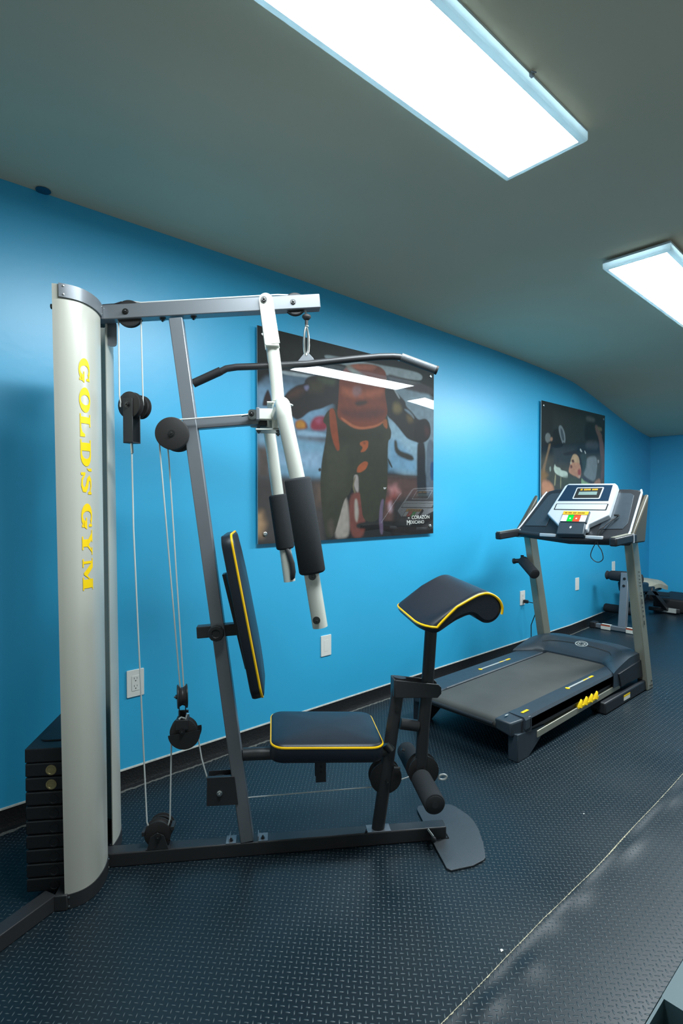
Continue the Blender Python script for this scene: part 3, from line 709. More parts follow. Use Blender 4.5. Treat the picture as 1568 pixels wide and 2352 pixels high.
# lat bar hanging from the cable: a thing of its own
def gw(a,b_,z): 
    return GP+Vector((math.cos(GA)*a-math.sin(GA)*b_,math.sin(GA)*a+math.cos(GA)*b_,z))
lat=thing('lat_pulldown_bar','long black lat pulldown bar with bent ends hanging from a carabiner under the top beam','gym bar',gw(.703,0,1.80),GA)
o_=(.703,0,1.80)
LB=lambda m,n,mt,par=None,**k: m.build(n,mt,par or lat,off=o_,**k)
m=MB(); pr=[]
barpts=[(.380,.034,1.766),(.395,.032,1.775),(.412,.03,1.784),(.45,.026,1.790),(.52,.02,1.793),(.703,0,1.803),(.88,-.022,1.822),(.97,-.032,1.830),(1.02,-.038,1.831),(1.045,-.041,1.829),(1.065,-.044,1.822)]
m.tube(barpts,.0125,20); bar=LB(m,'bar',M['steel_dark'],ang=60)
m=MB(); m.tube([(.292,.045,1.730),(.392,.033,1.776)],.0155,22); LB(m,'hand_grip',M['rubber'],bar)
m=MB(); m.tube([(1.050,-.042,1.829),(1.178,-.054,1.783)],.0155,22); o=LB(m,'hand_grip',mat('grey_ribbed_grip',(.10,.11,.12),.35,bump=.5,bscale=500),bar)
m=MB(); m.tube([(1.176,-.0538,1.7838),(1.184,-.0546,1.781)],.0165,22); LB(m,'end_cap',M['rubber'],bar)
m=MB(); m.prism([(.672,1.812),(.734,1.816),(.728,1.826),(.712,1.842),(.696,1.842),(.680,1.822)],lambda a,c:(a,-.003,c),lambda a,c:(a,.003,c)); LB(m,'hanger_plate',M['steel_grey'],bar,bevel=.001)
m=MB(); P=[]
for t in np.linspace(0,2*PI,41):
    P.append((.7035+(.0080-.001*math.sin(t))*math.cos(t),0.001*math.cos(t),1.886+.052*math.sin(t)))
m.tube(P,.0044,10,caps=False); LB(m,'carabiner',M['chrome'])
# ------------------------------------------------------------------ treadmill (belt runs along x, user faces +x)
TO=(3.2,1.745,0)
tm=thing('treadmill','grey folding treadmill with silver uprights and a lit console, under the smaller poster','treadmill',TO)
def TB(m,n,mt=None,par=None,**k): return m.build(n,mt,par or tm,off=TO,**k)
YN,YF=1.40,2.09
def rz_(x): return .212+.0*(x-2.4)
# deck body
m=MB(); m.box((2.44,YN+.012,.118),(3.95,YF-.012,.196)); TB(m,'deck_frame',M['tm_dark'],bevel=.004)
# walking belt with rounded rear roller
P=[]
for y in np.linspace(1.505,1.925,5):
    R=[(3.70,y,.204),(3.0,y,.204),(2.42,y,.204)]
    for a in np.linspace(90,270,12): R.append((2.385+.030*math.cos(math.radians(a)),y,.174+.030*math.sin(math.radians(a))))
    R.append((2.6,y,.144)); P.append(R)
m=MB(); m.grid(P); 
TB(m,'walking_belt',M['belt'],ang=50)
# foot rails
for y0,y1,s in ((YN,1.50,-1),(1.93,YF,1)):
    yo=y0 if s<0 else y1; yi=y1 if s<0 else y0
    m=MB(); pr=[(yo,.150),(yo,.196),(yo-s*.012,.209),(yi+s*.006,.212),(yi,.207),(yi,.190)]
    m.grid([[(x,a,c) for a,c in pr] for x in (2.46,3.0,3.62)])
    m.add([(2.46,a,c) for a,c in pr],[tuple(range(len(pr)))]); m.box((2.46,min(yo-s*.02,yi),.15),(3.62,max(yo-s*.02,yi),.19))
    rl=TB(m,'foot_rail',M['tm_blue'],ang=30)
    # rear cap
    m=MB(); 
    a0,a1=(yo,yi)
    m.hexa([(2.375,a0-s*.03,.125),(2.52,a0+s*.003,.125),(2.52,a1,.125),(2.36,a1+(-s)*.012,.150),(2.372,a0-s*.03,.195),(2.52,a0+s*.003,.205),(2.52,a1,.214),(2.355,a1+(-s)*.012,.205)])
    cp_=TB(m,'rear_cap',M['tm_blue'],bevel=.008,seg=3)
    if s<0:
        MB().box((2.4,a0+.075,.2135),(2.425,a0+.082,.2145)).build('scratch',M['label'],cp_,off=TO)
    # printed guide: dot, pale line, yellow bar
    yc=(y0+y1)/2+ (.012 if s<0 else -.01)
    m=MB(); x0,x1=(3.03,3.36) if s<0 else (2.95,3.30); z=.2126
    m.mat(M['yellow']).cyl((x0,yc,z-.001),(x0,yc,z+.0008),.013,20)
    m.mat(M['label']).box((x0+.01,yc-.006,z-.001),(x1-.02,yc+.006,z+.0005))
    m.mat(M['yellow']).box((x1-.13,yc-.004,z-.001),(x1-.08,yc+.004,z+.0011)); m.box((x1-.05,yc-.007,z-.001),(x1,yc+.007,z+.0012))
    m.build('rail_decal',None,rl,off=TO)
    if s<0:
        MB().box((2.50,a0+.038,.212),(2.56,a0+.052,.2135)).build('warning_decal',M['yellow'],rl,off=TO)
    # side skirt, sloping
    m=MB(); m.hexa([(2.50,yo,.138),(3.60,yo,.148),(3.60,yo-s*.02,.148),(2.50,yo-s*.02,.138),(2.50,yo-.0,.197),(3.60,yo,.197),(3.60,yo-s*.02,.197),(2.50,yo-s*.02,.197)])
    TB(m,'side_skirt',M['tm_dark'],bevel=.003)
    # lift frame rail (silver) below the deck
    m=MB(); m.beam((2.58,yo-s*.012,.092),(3.62,yo-s*.012,.108),.024,.036); TB(m,'lift_rail',M['tm_silver'],bevel=.003)
    # rear foot
    m=MB(); q=yo-s*.005; w=-s*.055
    m.prism([(2.395,0),(2.50,0),(2.555,.028),(2.665,.088),(2.665,.118),(2.395,.140)],lambda a,c:(a,q,c),lambda a,c:(a,q+w,c))
    TB(m,'rear_foot',M['tm_blue'] if s<0 else M['tm_dark'],bevel=.004)
    # base tube on the floor with wheel
    m=MB(); m.beam((3.33,yo-s*.0,.038),(4.06,yo,.038),.06,.072); bt=TB(m,'base_tube',M['tm_dark'],bevel=.01,seg=3)
    if s<0:
        MB().mat(M['tape']).box((3.60,yo-.031,.022),(3.70,yo-.0302,.044)).mat(M['yellow']).box((3.60,yo-.031,.044),(3.70,yo-.0302,.056)).build('base_sticker',None,bt,off=TO)
        # yellow cushion with four lobes
        m=MB()
        for k in range(4):
            x=3.05+k*.068; m.tube([(x,yo+.012,.112),(x+.006,yo+.012,.130),(x+.022,yo+.012,.148),(x+.028,yo+.012,.154)],[.026,.024,.019,.010],14)
        m.box((3.03,yo-.006,.110),(3.29,yo+.03,.120)); TB(m,'deck_cushion',M['yellow'],ang=70,bevel=0)
    m=MB(); m.cyl((3.36,yo-s*.002,.03),(3.36,yo-s*.06,.03),.03,20); TB(m,'transport_wheel',M['rubber'])
m=MB(); m.beam((4.04,1.43,.035),(4.04,2.10,.035),.05,.06,side=(1,0,0)); TB(m,'cross_tube',M['tm_dark'],bevel=.006)
m=MB(); m.cyl((2.36,1.52,.172),(2.36,1.92,.172),.012,14); TB(m,'rear_roller',M['steel_dark'])
# motor hood
def hood(x,y):
    u=(x-3.50)/.50; v=(y-1.745)/.345
    h=.212
    rise=.085*max(0,min(1,(x-3.60)/.22))**.8*(1-abs(v)**4*.55)
    if x>3.86: rise*=1-((x-3.86)/.16)**2*.45
    return h+rise
P=[]
ys=list(np.linspace(1.392,2.098,33))
def xf(y):   # front edge of the hood curves
    v=abs((y-1.745)/.353); return 3.655+.03*(1-v*v) if v<.62 else 3.668-(v-.62)*.45
for i in range(26):
    t=i/25; R=[]
    for y in ys:
        x=xf(y)+(4.0-xf(y))*t
        v=abs((y-1.745)/.353); base=.214
        r=.083*(min(1,t/.5)**.75)*(1-v**5*.35)
        if t>.72: r*=1-((t-.72)/.28)**2*.5
        R.append((x,y,base+r))
    P.append(R)
m=MB(); m.grid([[(q[0],q[1],.12) for q in P[0]]]+P+[[(q[0]+.002,q[1],.12) for q in P[-1]]])
for j,yy in ((0,1.392),(-1,2.098)):
    m.grid([[R[j] for R in P],[(R[j][0],R[j][1],.12) for R in P]])
hd=TB(m,'motor_hood',M['tm_blue'],ang=38)
def onhood(x,y,o=.001):
    v=abs((y-1.745)/.353); t=(x-xf(y))/(4.0-xf(y)); r=.083*(min(1,max(0,t)/.5)**.75)*(1-v**5*.35)
    if t>.72: r*=1-((t-.72)/.28)**2*.5
    return (x,y,.214+r+o)
m=MB()  # round emblem
cx_,cy_=3.80,1.735
def er(a,r): return onhood(cx_+.030*r*math.cos(a),cy_+.045*r*math.sin(a),.0015)
for r0,r1 in ((1,.82),(.60,.45)):
    m.grid([[er(a,r0),er(a,r1)] for a in np.linspace(0,2*PI,33)])
for a in (.6,2.2,3.7,5.3,1.4,4.5): m.add([er(a,.85),er(a+.16,.85),er(a+.9,.1),er(a+.7,.1)],[(0,1,2,3)])
m.build('emblem',M['label'],hd,off=TO)
m=MB(); m.grid([[onhood(xf(y)+.085+.02*math.cos((y-1.745)*6),y,.0012),onhood(xf(y)+.093+.02*math.cos((y-1.745)*6),y,.0012)] for y in np.linspace(1.50,1.99,30)]); m.build('hood_seam',M['slot'],hd,off=TO)
m=MB(); m.hexa([(3.60,1.388,.125),(3.97,1.388,.125),(3.97,1.50,.125),(3.60,1.50,.125),(3.60,1.392,.206),(3.95,1.392,.222),(3.93,1.47,.262),(3.64,1.49,.213)]); TB(m,'hood_shoulder',M['tm_blue'],bevel=.006)
m=MB(); m.hexa([(3.60,1.99,.125),(3.97,1.99,.125),(3.97,2.102,.125),(3.60,2.102,.125),(3.64,2.0,.213),(3.93,2.02,.262),(3.95,2.098,.222),(3.60,2.098,.206)]); TB(m,'hood_shoulder',M['tm_blue'],bevel=.006)
m=MB(); m.hexa([(3.60,1.384,.112),(4.0,1.384,.100),(4.0,1.40,.100),(3.60,1.40,.112),(3.56,1.384,.200),(3.985,1.384,.222),(3.985,1.40,.222),(3.56,1.40,.200)]); TB(m,'hood_side',M['tm_dark'],bevel=.003)
# uprights
def upright(y,rev):
    m=MB(); w=.026
    x0,x1=3.985,4.085; t0,t1=3.69,3.79
    m.hexa([(x0,y-w-.006,.0),(x1,y-w-.006,.0),(x1,y+w+.006,.0),(x0,y+w+.006,.0),(t0,y-w,1.045),(t1,y-w,1.045),(t1,y+w,1.045),(t0,y+w,1.045)])
    o=TB(m,'upright',M['tm_silver'],bevel=.006,seg=3)
    return o
un=upright(1.392,0); uf=upright(2.105,1)
def upf(a,y): # a: down the post from the top, y: across
    z=.86-a; x=3.735+(1.045-z)*.2823+.012+y; return (x,1.3615-.0055*(1-z/1.045),z)
m=MB(); rg_=random.Random(4)
for c,l in ((150,.012),(230,.012),(300,.013),(370,.013),(435,.014),(580,.013),(640,.015),(760,.038),(880,.014),(960,.016),(1068,.018),(1205,.032)):
    a_=.03+(c-150)/1055*.35
    for q in (-1,0,1):   # worn, unreadable print
        y0=-.010+q*.008; m.add([upf(a_-l/2+.002*abs(q),y0),upf(a_+l/2-.002*abs(q),y0),upf(a_+l/2-.001,y0+.005),upf(a_-l/2+.003*rg_.random(),y0+.005)],[(0,1,2,3)])
TB(m,'worn_print',M['slot'],un,smooth=False)
m=MB()
for (dx,dz) in ((.0,.03),(.03,.028),(.022,.058)):
    m.cyl((4.02+dx,1.359,dz),(4.02+dx,1.356,dz),.006,10)
m.build('bolt',M['bolt'],un,off=TO)
# console: tilted plane
A0=Vector((3.60,0,1.08)); dd=Vector((.26,0,.29)).normalized(); cn=Vector((-dd.z,0,dd.x))
def cp3(y,t,o=0): 
    q=A0+dd*t+cn*o; return (q.x,y,q.z)
def cprism(poly,o0,o1,name,mt,par=None,**k):
    m=MB(); m.prism(poly,lambda y,t_:cp3(y,t_,o0),lambda y,t_:cp3(y,t_,o1)); return TB(m,name,mt,par,**k)
wing=[(2.135,-.005),(2.125,.03),(2.075,.20),(2.045,.36),(2.025,.395),(1.97,.415),(1.45,.405),(1.385,.395),(1.363,.37),(1.352,.20),(1.345,.03),(1.355,-.03),(1.745,-.045)]
con=cprism(wing,-.075,0,'console_back',M['tm_dark'],bevel=.012,seg=3)
cprism([(2.085,.045),(2.045,.20),(2.005,.345),(1.985,.365),(1.90,.37),(1.92,.05)],.0,.004,'side_tray',M['tm_blue'],con,bevel=.003)
cprism([(1.52,.365),(1.43,.36),(1.405,.34),(1.39,.2),(1.38,.10),(1.40,.05),(1.55,.04)],.0,.004,'side_tray',M['tm_blue'],con,bevel=.003)
m=MB(); m.tube([cp3(y,t_,.004) for y,t_ in ((2.128,.0),(2.112,.045),(2.075,.20),(2.045,.34),(2.032,.38))],.006,10); TB(m,'silver_edge',M['console'],con)
m=MB(); m.tube([cp3(y,t_,.006) for y,t_ in ((1.372,.385),(1.362,.36),(1.355,.20),(1.350,.08),(1.347,.03),(1.352,-.01))],.007,12); TB(m,'silver_edge',M['console'],con)
body=[(1.925,.130),(1.815,.035),(1.79,.0),(1.60,.0),(1.605,.045),(1.497,.130),(1.512,.395),(1.535,.418),(1.86,.425),(1.885,.405)]
bd=cprism(body,0,.045,'console_body',M['console'],con,bevel=.008,seg=3)
cprism([(1.887,.252),(1.533,.252),(1.544,.398),(1.863,.408)],.045,.047,'navy_face',M['navy'],bd,bevel=0)
cprism(rrect(1.595,.268,1.785,.378,.008),.047,.0495,'screen_frame',M['console'],bd)
cprism(rrect(1.603,.276,1.777,.370,.004),.0495,.0505,'screen_glass',M['slot'],bd)
cprism([(1.625,.305),(1.755,.305),(1.755,.335),(1.628,.335)],.0505,.051,'lcd_window',M['lcd'],bd)
def marks(y0,y1,t0,t1,o,mt,n,seed):
    m=MB(); r=random.Random(seed); w=(y1-y0)/n
    for k in range(n):
        if r.random()<.12: continue
        a=y0+w*(k+.12); b=y0+w*(k+.82); m.add([cp3(a,t0+.002*r.random(),o),cp3(b,t0,o),cp3(b,t1,o),cp3(a,t1-.002*r.random(),o)],[(0,1,2,3)])
    return TB(m,'printed_marks',mt,bd,smooth=False)
marks(1.752,1.63,.347,.362,.051,M['orange'],15,3)
cprism(rrect(1.523,.168,1.888,.226,.004),.045,.0465,'button_strip',M['slot'],bd)
cprism(rrect(1.531,.173,1.880,.220,.003),.0465,.048,'button_keys',M['console'],bd)
blk_=cprism([(1.803,.146),(1.618,.146),(1.612,.045),(1.795,.045)],.045,.060,'key_panel',M['tm_blue'],bd,bevel=.003)
cprism([(1.800,.143),(1.624,.143),(1.623,.113),(1.797,.113)],.060,.0612,'orange_strip',M['orange'],bd)
marks(1.785,1.64,.122,.133,.0618,M['slot'],18,5)
for y0,y1,mt,nm in ((1.795,1.755,M['plastic_white'],'key_white'),(1.752,1.715,M['green'],'key_green'),(1.712,1.668,M['red'],'key_red'),(1.665,1.625,M['plastic_white'],'key_white')):
    cprism([(y0,.108),(y1,.108),(y1-.002,.052),(y0-.002,.052)],.060,.0618,nm,mt,bd)
for yy in (1.733,1.69):
    cprism([(yy+.005,.083),(yy-.005,.083),(yy-.005,.073),(yy+.005,.073)],.0618,.0622,'key_mark',M['plastic_white'],bd)
cprism([(1.80,.042),(1.618,.042),(1.600,-.055),(1.785,-.062)],.02,.062,'safety_key_block',M['tm_blue'],bd,bevel=.006)
cprism([(1.712,-.0),(1.704,.012),(1.696,-.0),(1.704,-.012)],.062,.0625,'key_emblem',M['plastic_white'],bd)
# lower cross grip and handles
m=MB(); P=[(3.60,2.13,1.062),(3.59,1.95,1.052),(3.575,1.78,1.040),(3.57,1.70,1.036),(3.575,1.60,1.040),(3.59,1.5,1.052),(3.60,1.36,1.062)]
m.tube(P,.024,16,oval=.9); hb=TB(m,'cross_grip',M['tm_dark'],con,ang=60)
for y0,y1 in ((1.81,1.93),(1.495,1.62)):
    m=MB(); m.box((3.556,y0,1.048),(3.575,y1,1.070)); TB(m,'pulse_sensor',M['console'],hb,bevel=.004)
for y,nm in ((1.345,0),(2.13,1)):
    m=MB(); m.beam((3.345,y,1.050),(3.66,y,1.066),.046,.052); hr=TB(m,'handle',M['tm_dark'],con,bevel=.010,seg=3)
    m=MB(); m.beam((3.350,y,1.0785),(3.60,y,1.092),.030,.003); TB(m,'handle_trim',M['tm_silver'],hr)
    m=MB(); m.beam((3.60,y,1.063),(3.61,y,1.0635),.05,.056); TB(m,'collar',M['console'],hr)
    m=MB(); m.hexa([(3.60,y-.022,1.03),(3.80,y-.022,1.03),(3.80,y+.022,1.03),(3.60,y+.022,1.03),(3.62,y-.02,1.09),(3.885,y-.012,1.345),(3.885,y+.02,1.345),(3.62,y+.022,1.09)]); TB(m,'side_cheek',M['tm_side'],con,bevel=.01,seg=3)
# safety cord
m=MB(); P=[cp3(1.475,.12,.02),cp3(1.50,.05,.03),cp3(1.53,0,.035),(3.565,1.535,1.04),(3.57,1.565,.98),(3.57,1.575,.935),(3.57,1.55,.905),(3.57,1.52,.90),(3.57,1.495,.925),(3.57,1.505,.975),(3.568,1.53,1.03),cp3(1.50,.03,.04),cp3(1.44,.15,.02)]
Q=[]
for i in range(len(P)-1):
    p0,p1,p2,p3=[Vector(P[max(0,min(len(P)-1,i+k))]) for k in (-1,0,1,2)]
    for k in range(6):
        t=k/6; Q.append(.5*((2*p1)+(p2-p0)*t+(2*p0-5*p1+4*p2-p3)*t*t+(3*p1-p0-3*p2+p3)*t**3))
Q.append(Vector(P[-1])); m.tube(Q,.0028,8); m.box(Vector(cp3(1.455,.14,.03))-Vector((.01,.012,.006)),Vector(cp3(1.455,.14,.03))+Vector((.01,.012,.006))); TB(m,'safety_cord',M['rubber'],con)

# foam roller hooked on the far upright
ro=thing('foam_roller','black foam roller sticking out from the left upright of the treadmill','foam roller',(3.74,2.078,.84))
m=MB(); a=Vector((3.72,2.150,.845)); c_=Vector((3.60,1.985,.768)); d=(c_-a).normalized(); L=(c_-a).length
o=(3.74,2.078,.84)
m.lathe(a,d,[(0,.012),(0,.032),(.004,.038),(L-.008,.038),(L-.002,.035),(L,.028),(L,.012)],30); m.build('foam_sleeve',M['foam'],ro,off=o)
m=MB(); m.lathe(c_,d,[(-.004,.028),(.003,.028),(.005,.022),(.005,.001)],24); m.build('end_cap',M['rubber'],ro,off=o)
m=MB(); m.tube([(3.70,2.215,.838),(3.73,2.15,.845)],.017,16); m.lathe((3.70,2.215,.838),(-.3,.9,-.1),[(-.01,.012),(-.01,.021),(.006,.021),(.01,.012),(.01,.001)],16); m.tube([(3.735,2.165,.85),(3.735,2.165,.885)],.012,12); m.build('rod',M['rubber'],ro,off=o)

# ------------------------------------------------------------------ weight bench at the back
BO=(6.3,2.2,0)
wb=thing('weight_bench','grey weight bench with black foam rollers and a cloth-covered seat, behind the treadmill','weight bench',BO)
def BB(m,n,mt,par=None,**k): return m.build(n,mt,par or wb,off=BO,**k)
m=MB(); m.beam((5.56,2.40,.030),(5.58,1.98,.030),.045,.045,side=(1,0,0)); fb=BB(m,'front_foot',M['steel_grey'],bevel=.006)
for y0,y1,e in ((2.245,2.335,0),(2.01,2.10,0)):
    x=5.56+(2.40-y0)/.42*.02
    MB().mat(M['tape']).box((x-.030,y0,.006),(x-.022,y1,.0545)).box((x-.03,y0,.0515),(x+.02,y1,.0545)).mat(M['redprint']).box((x-.0305,y0,.040),(x-.0285,y1,.052)).build('foot_sticker',None,fb,off=BO)
for y in (2.415,1.965): BB(MB().box((5.53,y-.03,.0),(5.62,y+.03,.062)),'end_cap',M['rubber'],fb,bevel=.008)
m=MB(); m.beam((5.585,2.145,.045),(5.70,2.165,.575),.075,.05,side=(0,1,0)); pu=BB(m,'front_post',M['steel_grey'],bevel=.005)
for z in (.45,.52): 
    xx=5.585+(z-.045)/.53*.115-.028; MB().cyl((xx,2.16,z),(xx-.006,2.16,z),.013,14).build('post_hole',M['slot'],pu,off=BO)
m=MB(); m.lathe((5.74,2.37,.53),(.0,-1,0),[(0,.012),(0,.035),(.008,.046),(.03,.038),(.05,.050),(.19,.056),(.20,.04)],24); m.lathe((5.74,2.13,.52),(0,-1,0),[(0,.04),(.01,.052),(.10,.050),(.11,.03)],24); BB(m,'upper_roller',M['foam'])
m=MB(); m.lathe((6.0,2.49,.14),(0,-1,0),[(0,.012),(0,.038),(.01,.045),(.34,.045),(.35,.03)],24); BB(m,'lower_roller',M['foam'])
m=MB(); m.hexa([(5.80,2.12,.36),(6.10,2.08,.34),(6.10,2.28,.34),(5.80,2.27,.36),(5.78,2.12,.47),(6.22,2.12,.43),(6.22,2.30,.43),(5.78,2.28,.47)]); BB(m,'bench_pad',M['vinyl'],bevel=.02,seg=3)
m=MB(); m.beam((5.68,2.16,.40),(6.9,2.16,.22),.05,.05); m.beam((6.2,2.16,.35),(5.98,2.16,.16),.05,.05); m.beam((6.35,2.16,.34),(6.86,2.16,.06),.05,.05); BB(m,'bench_frame',M['steel_dark'],bevel=.005)
m=MB(); m.beam((6.85,2.34,.045),(6.90,2.03,.045),.05,.045,side=(1,0,0)); rf=BB(m,'rear_foot',M['steel_dark'],bevel=.006)
MB().box((6.85,2.06,.022),(6.872,2.20,.0705)).build('foot_sticker',M['label'],rf,off=BO)
m=MB(); P=[]
for i in range(15):
    s_=i/14; R=[]
    for j in range(13):
        t_=j/12; y=2.40-.30*t_*(.7+.3*s_)*(1-.35*max(0,s_-.6)); x=6.30+.55*s_
        drop=.0
        if t_>.72: drop=(t_-.72)/.28*.06*(.75+.25*math.sin(s_*9))
        if s_>.85: drop+= (s_-.85)/.15*.02
        R.append((x,y,.425-.01*math.sin(s_*7)*math.sin(t_*6)-drop-.03*s_))
    P.append(R)
m.grid(P); m.grid([[(q[0],q[1],q[2]-.045) for q in R] for R in P]); 
m.grid([[q for q in P[0]],[(q[0],q[1],q[2]-.045) for q in P[0]]]); m.grid([[q for q in P[-1]],[(q[0],q[1],q[2]-.045) for q in P[-1]]]); m.grid([[R[-1] for R in P],[(R[-1][0],R[-1][1],R[-1][2]-.045) for R in P]]); m.grid([[R[0] for R in P],[(R[0][0],R[0][1],R[0][2]-.045) for R in P]])
lab(BB(m,'cloth_cover',M['cloth'],ang=60),'pale beige cloth over the seat')
m=MB(); m.hexa([(6.25,2.14,.30),(6.75,2.17,.29),(6.75,2.36,.29),(6.25,2.36,.30),(6.25,2.14,.372),(6.75,2.18,.345),(6.75,2.35,.345),(6.25,2.36,.372)]); BB(m,'seat_pad',M['vinyl'],bevel=.01)
m=MB(); m.prism(rrect(6.98,.0,7.6,.16,.03),lambda a,c:(a,2.34,c),lambda a,c:(a,1.98,c)); 
dk=thing('step_platform','low dark platform lying in the far corner behind the weight bench','step platform',(7.3,2.16,0))
m.build('platform',M['rubber'],dk,off=(7.3,2.16,0),bevel=.01)

# ------------------------------------------------------------------ outlets
def outlet(x,z,y,label,kind='duplex',w=.079,h=.124):
    t=thing('wall_outlet',label,'wall outlet',(x,y,z),0,'white outlets along the blue wall')
    m=MB(); m.prism(rrect(-w/2,-h/2,w/2,h/2,.004,4),lambda a,c:(a,0,c),lambda a,c:(a,-.0055,c)); m.build('cover_plate',M['plastic_white'],t,bevel=.0015)
    if kind=='duplex':
        m=MB(); m.prism(rrect(-.017,-.034,.017,.034,.003,3),lambda a,c:(a,-.005,c),lambda a,c:(a,-.0072,c)); s=m.build('socket_insert',M['plastic_white'],t)
        m=MB()
        for zc in (.0175,-.0175):
            m.box((-.0075,-.0074,zc+.001),(-.0055,-.0071,zc+.010)); m.box((.0055,-.0074,zc+.002),(.0075,-.0071,zc+.009)); m.cyl((0,-.0071,zc-.006),(0,-.0074,zc-.006),.0028,10)
        m.build('socket_slots',M['slot'],s)
    else:
        m=MB(); m.prism(rrect(-.017,-.034,.017,.034,.003,3),lambda a,c:(a,-.005,c),lambda a,c:(a,-.0062,c)); s=m.build('socket_insert',M['plastic_white'],t)
    return t
outlet(.906,.465,WY,'white wall outlet between the tower cover and the hanging cables, with two sockets')
outlet(2.040,.435,WY,'white wall plate under the swing arms, above the seat','blank')
outlet(4.257,.455,WY,'white wall outlet with a black plug in it, behind the treadmill','duplex')
outlet(5.305,.468,wy(5.305),'white wall outlet between the treadmill uprights','blank')
outlet(6.33,.55,wy(6.33)-.001,'farthest white wall outlet, just showing above the bench roller','blank')
pc_=thing('power_plug','black plug and thin cord in the outlet behind the treadmill','power cord',(4.27,WY-.008,.425))
m=MB(); m.box((-.012,-.040,-.014),(.012,.0,.014)); pl_=m.build('plug_body',M['rubber'],pc_,bevel=.004)
m=MB(); m.tube([(0,-.035,0),(.0,-.10,-.003),(.02,-.115,-.05),(.02,-.06,-.2),(.04,-.05,-.34),(.02,-.08,-.416),(-.25,-.10,-.418)],.004,8); m.build('cord',M['rubber'],pc_)

# ------------------------------------------------------------------ grey moulded machine base entering at bottom right
SO=(1.75,.25,0)
sb=thing('machine_base','blue-grey moulded shell with black insides, cut by the lower right corner','exercise machine',SO)
def rr3(z,ins,y1=.456):
    return [(x,y,z) for x,y in rrect(.95+ins,-.30+ins,2.05-ins,y1-ins*.6,.09-ins*.5,8)]
m=MB()
def slab(x0,x1,y0,y1,z0,z1): m.prism(rrect(x0,y0,x1,y1,.012,4),lambda a,c:(a,c,z0),lambda a,c:(a,c,z1))
# shell: thin walls with a closed far part
m.grid([rr3(0.0,0),rr3(.06,.0),rr3(.088,.003),rr3(.098,.010)],closed=True)
far=[(1.432,-.28),(1.96,-.28),(2.03,-.22),(2.04,.36),(2.00,.425),(1.94,.449),(1.428,.449)]
m.add([(x,y,.098) for x,y in far],[tuple(range(len(far)))])
m.box((1.424,-.28,.02),(1.430,.448,.0982)); m.box((.97,.4425,.02),(1.43,.4485,.098)); m.box((.965,-.29,.02),(1.43,-.28,.098)); m.box((.955,-.28,.02),(.967,.43,.098))
m.build('shell',M['shell'],sb,off=SO,ang=60)
m=MB(); m.box((.967,-.28,.004),(1.425,.443,.03)); m.build('recess',M['tm_dark'],sb,off=SO)
m=MB(); m.prism(rrect(1.02,-.2,1.375,.402,.04,6),lambda a,c:(a,c,.03),lambda a,c:(a,c,.075)); m.build('inner_pad',M['shell'],sb,off=SO,bevel=.004)

# small scraps on the floor
for (x,y,s,l) in ((1.354,.842,.006,'tiny white scrap on the floor left of the seam, nearest the camera'),(2.209,.993,.004,'tiny white speck on the floor right of the foot plate')):
    m=MB(); m.prism([(-s,-s*.5),(s*.6,-s*.8),(s,s*.2),(0,s*.7)],lambda a,c:(a,c,.0003),lambda a,c:(a,c,.0022)); o=m.build('paper_scrap',M['plastic_white'],None,loc=(x,y,0)); tag(o,l,'litter')
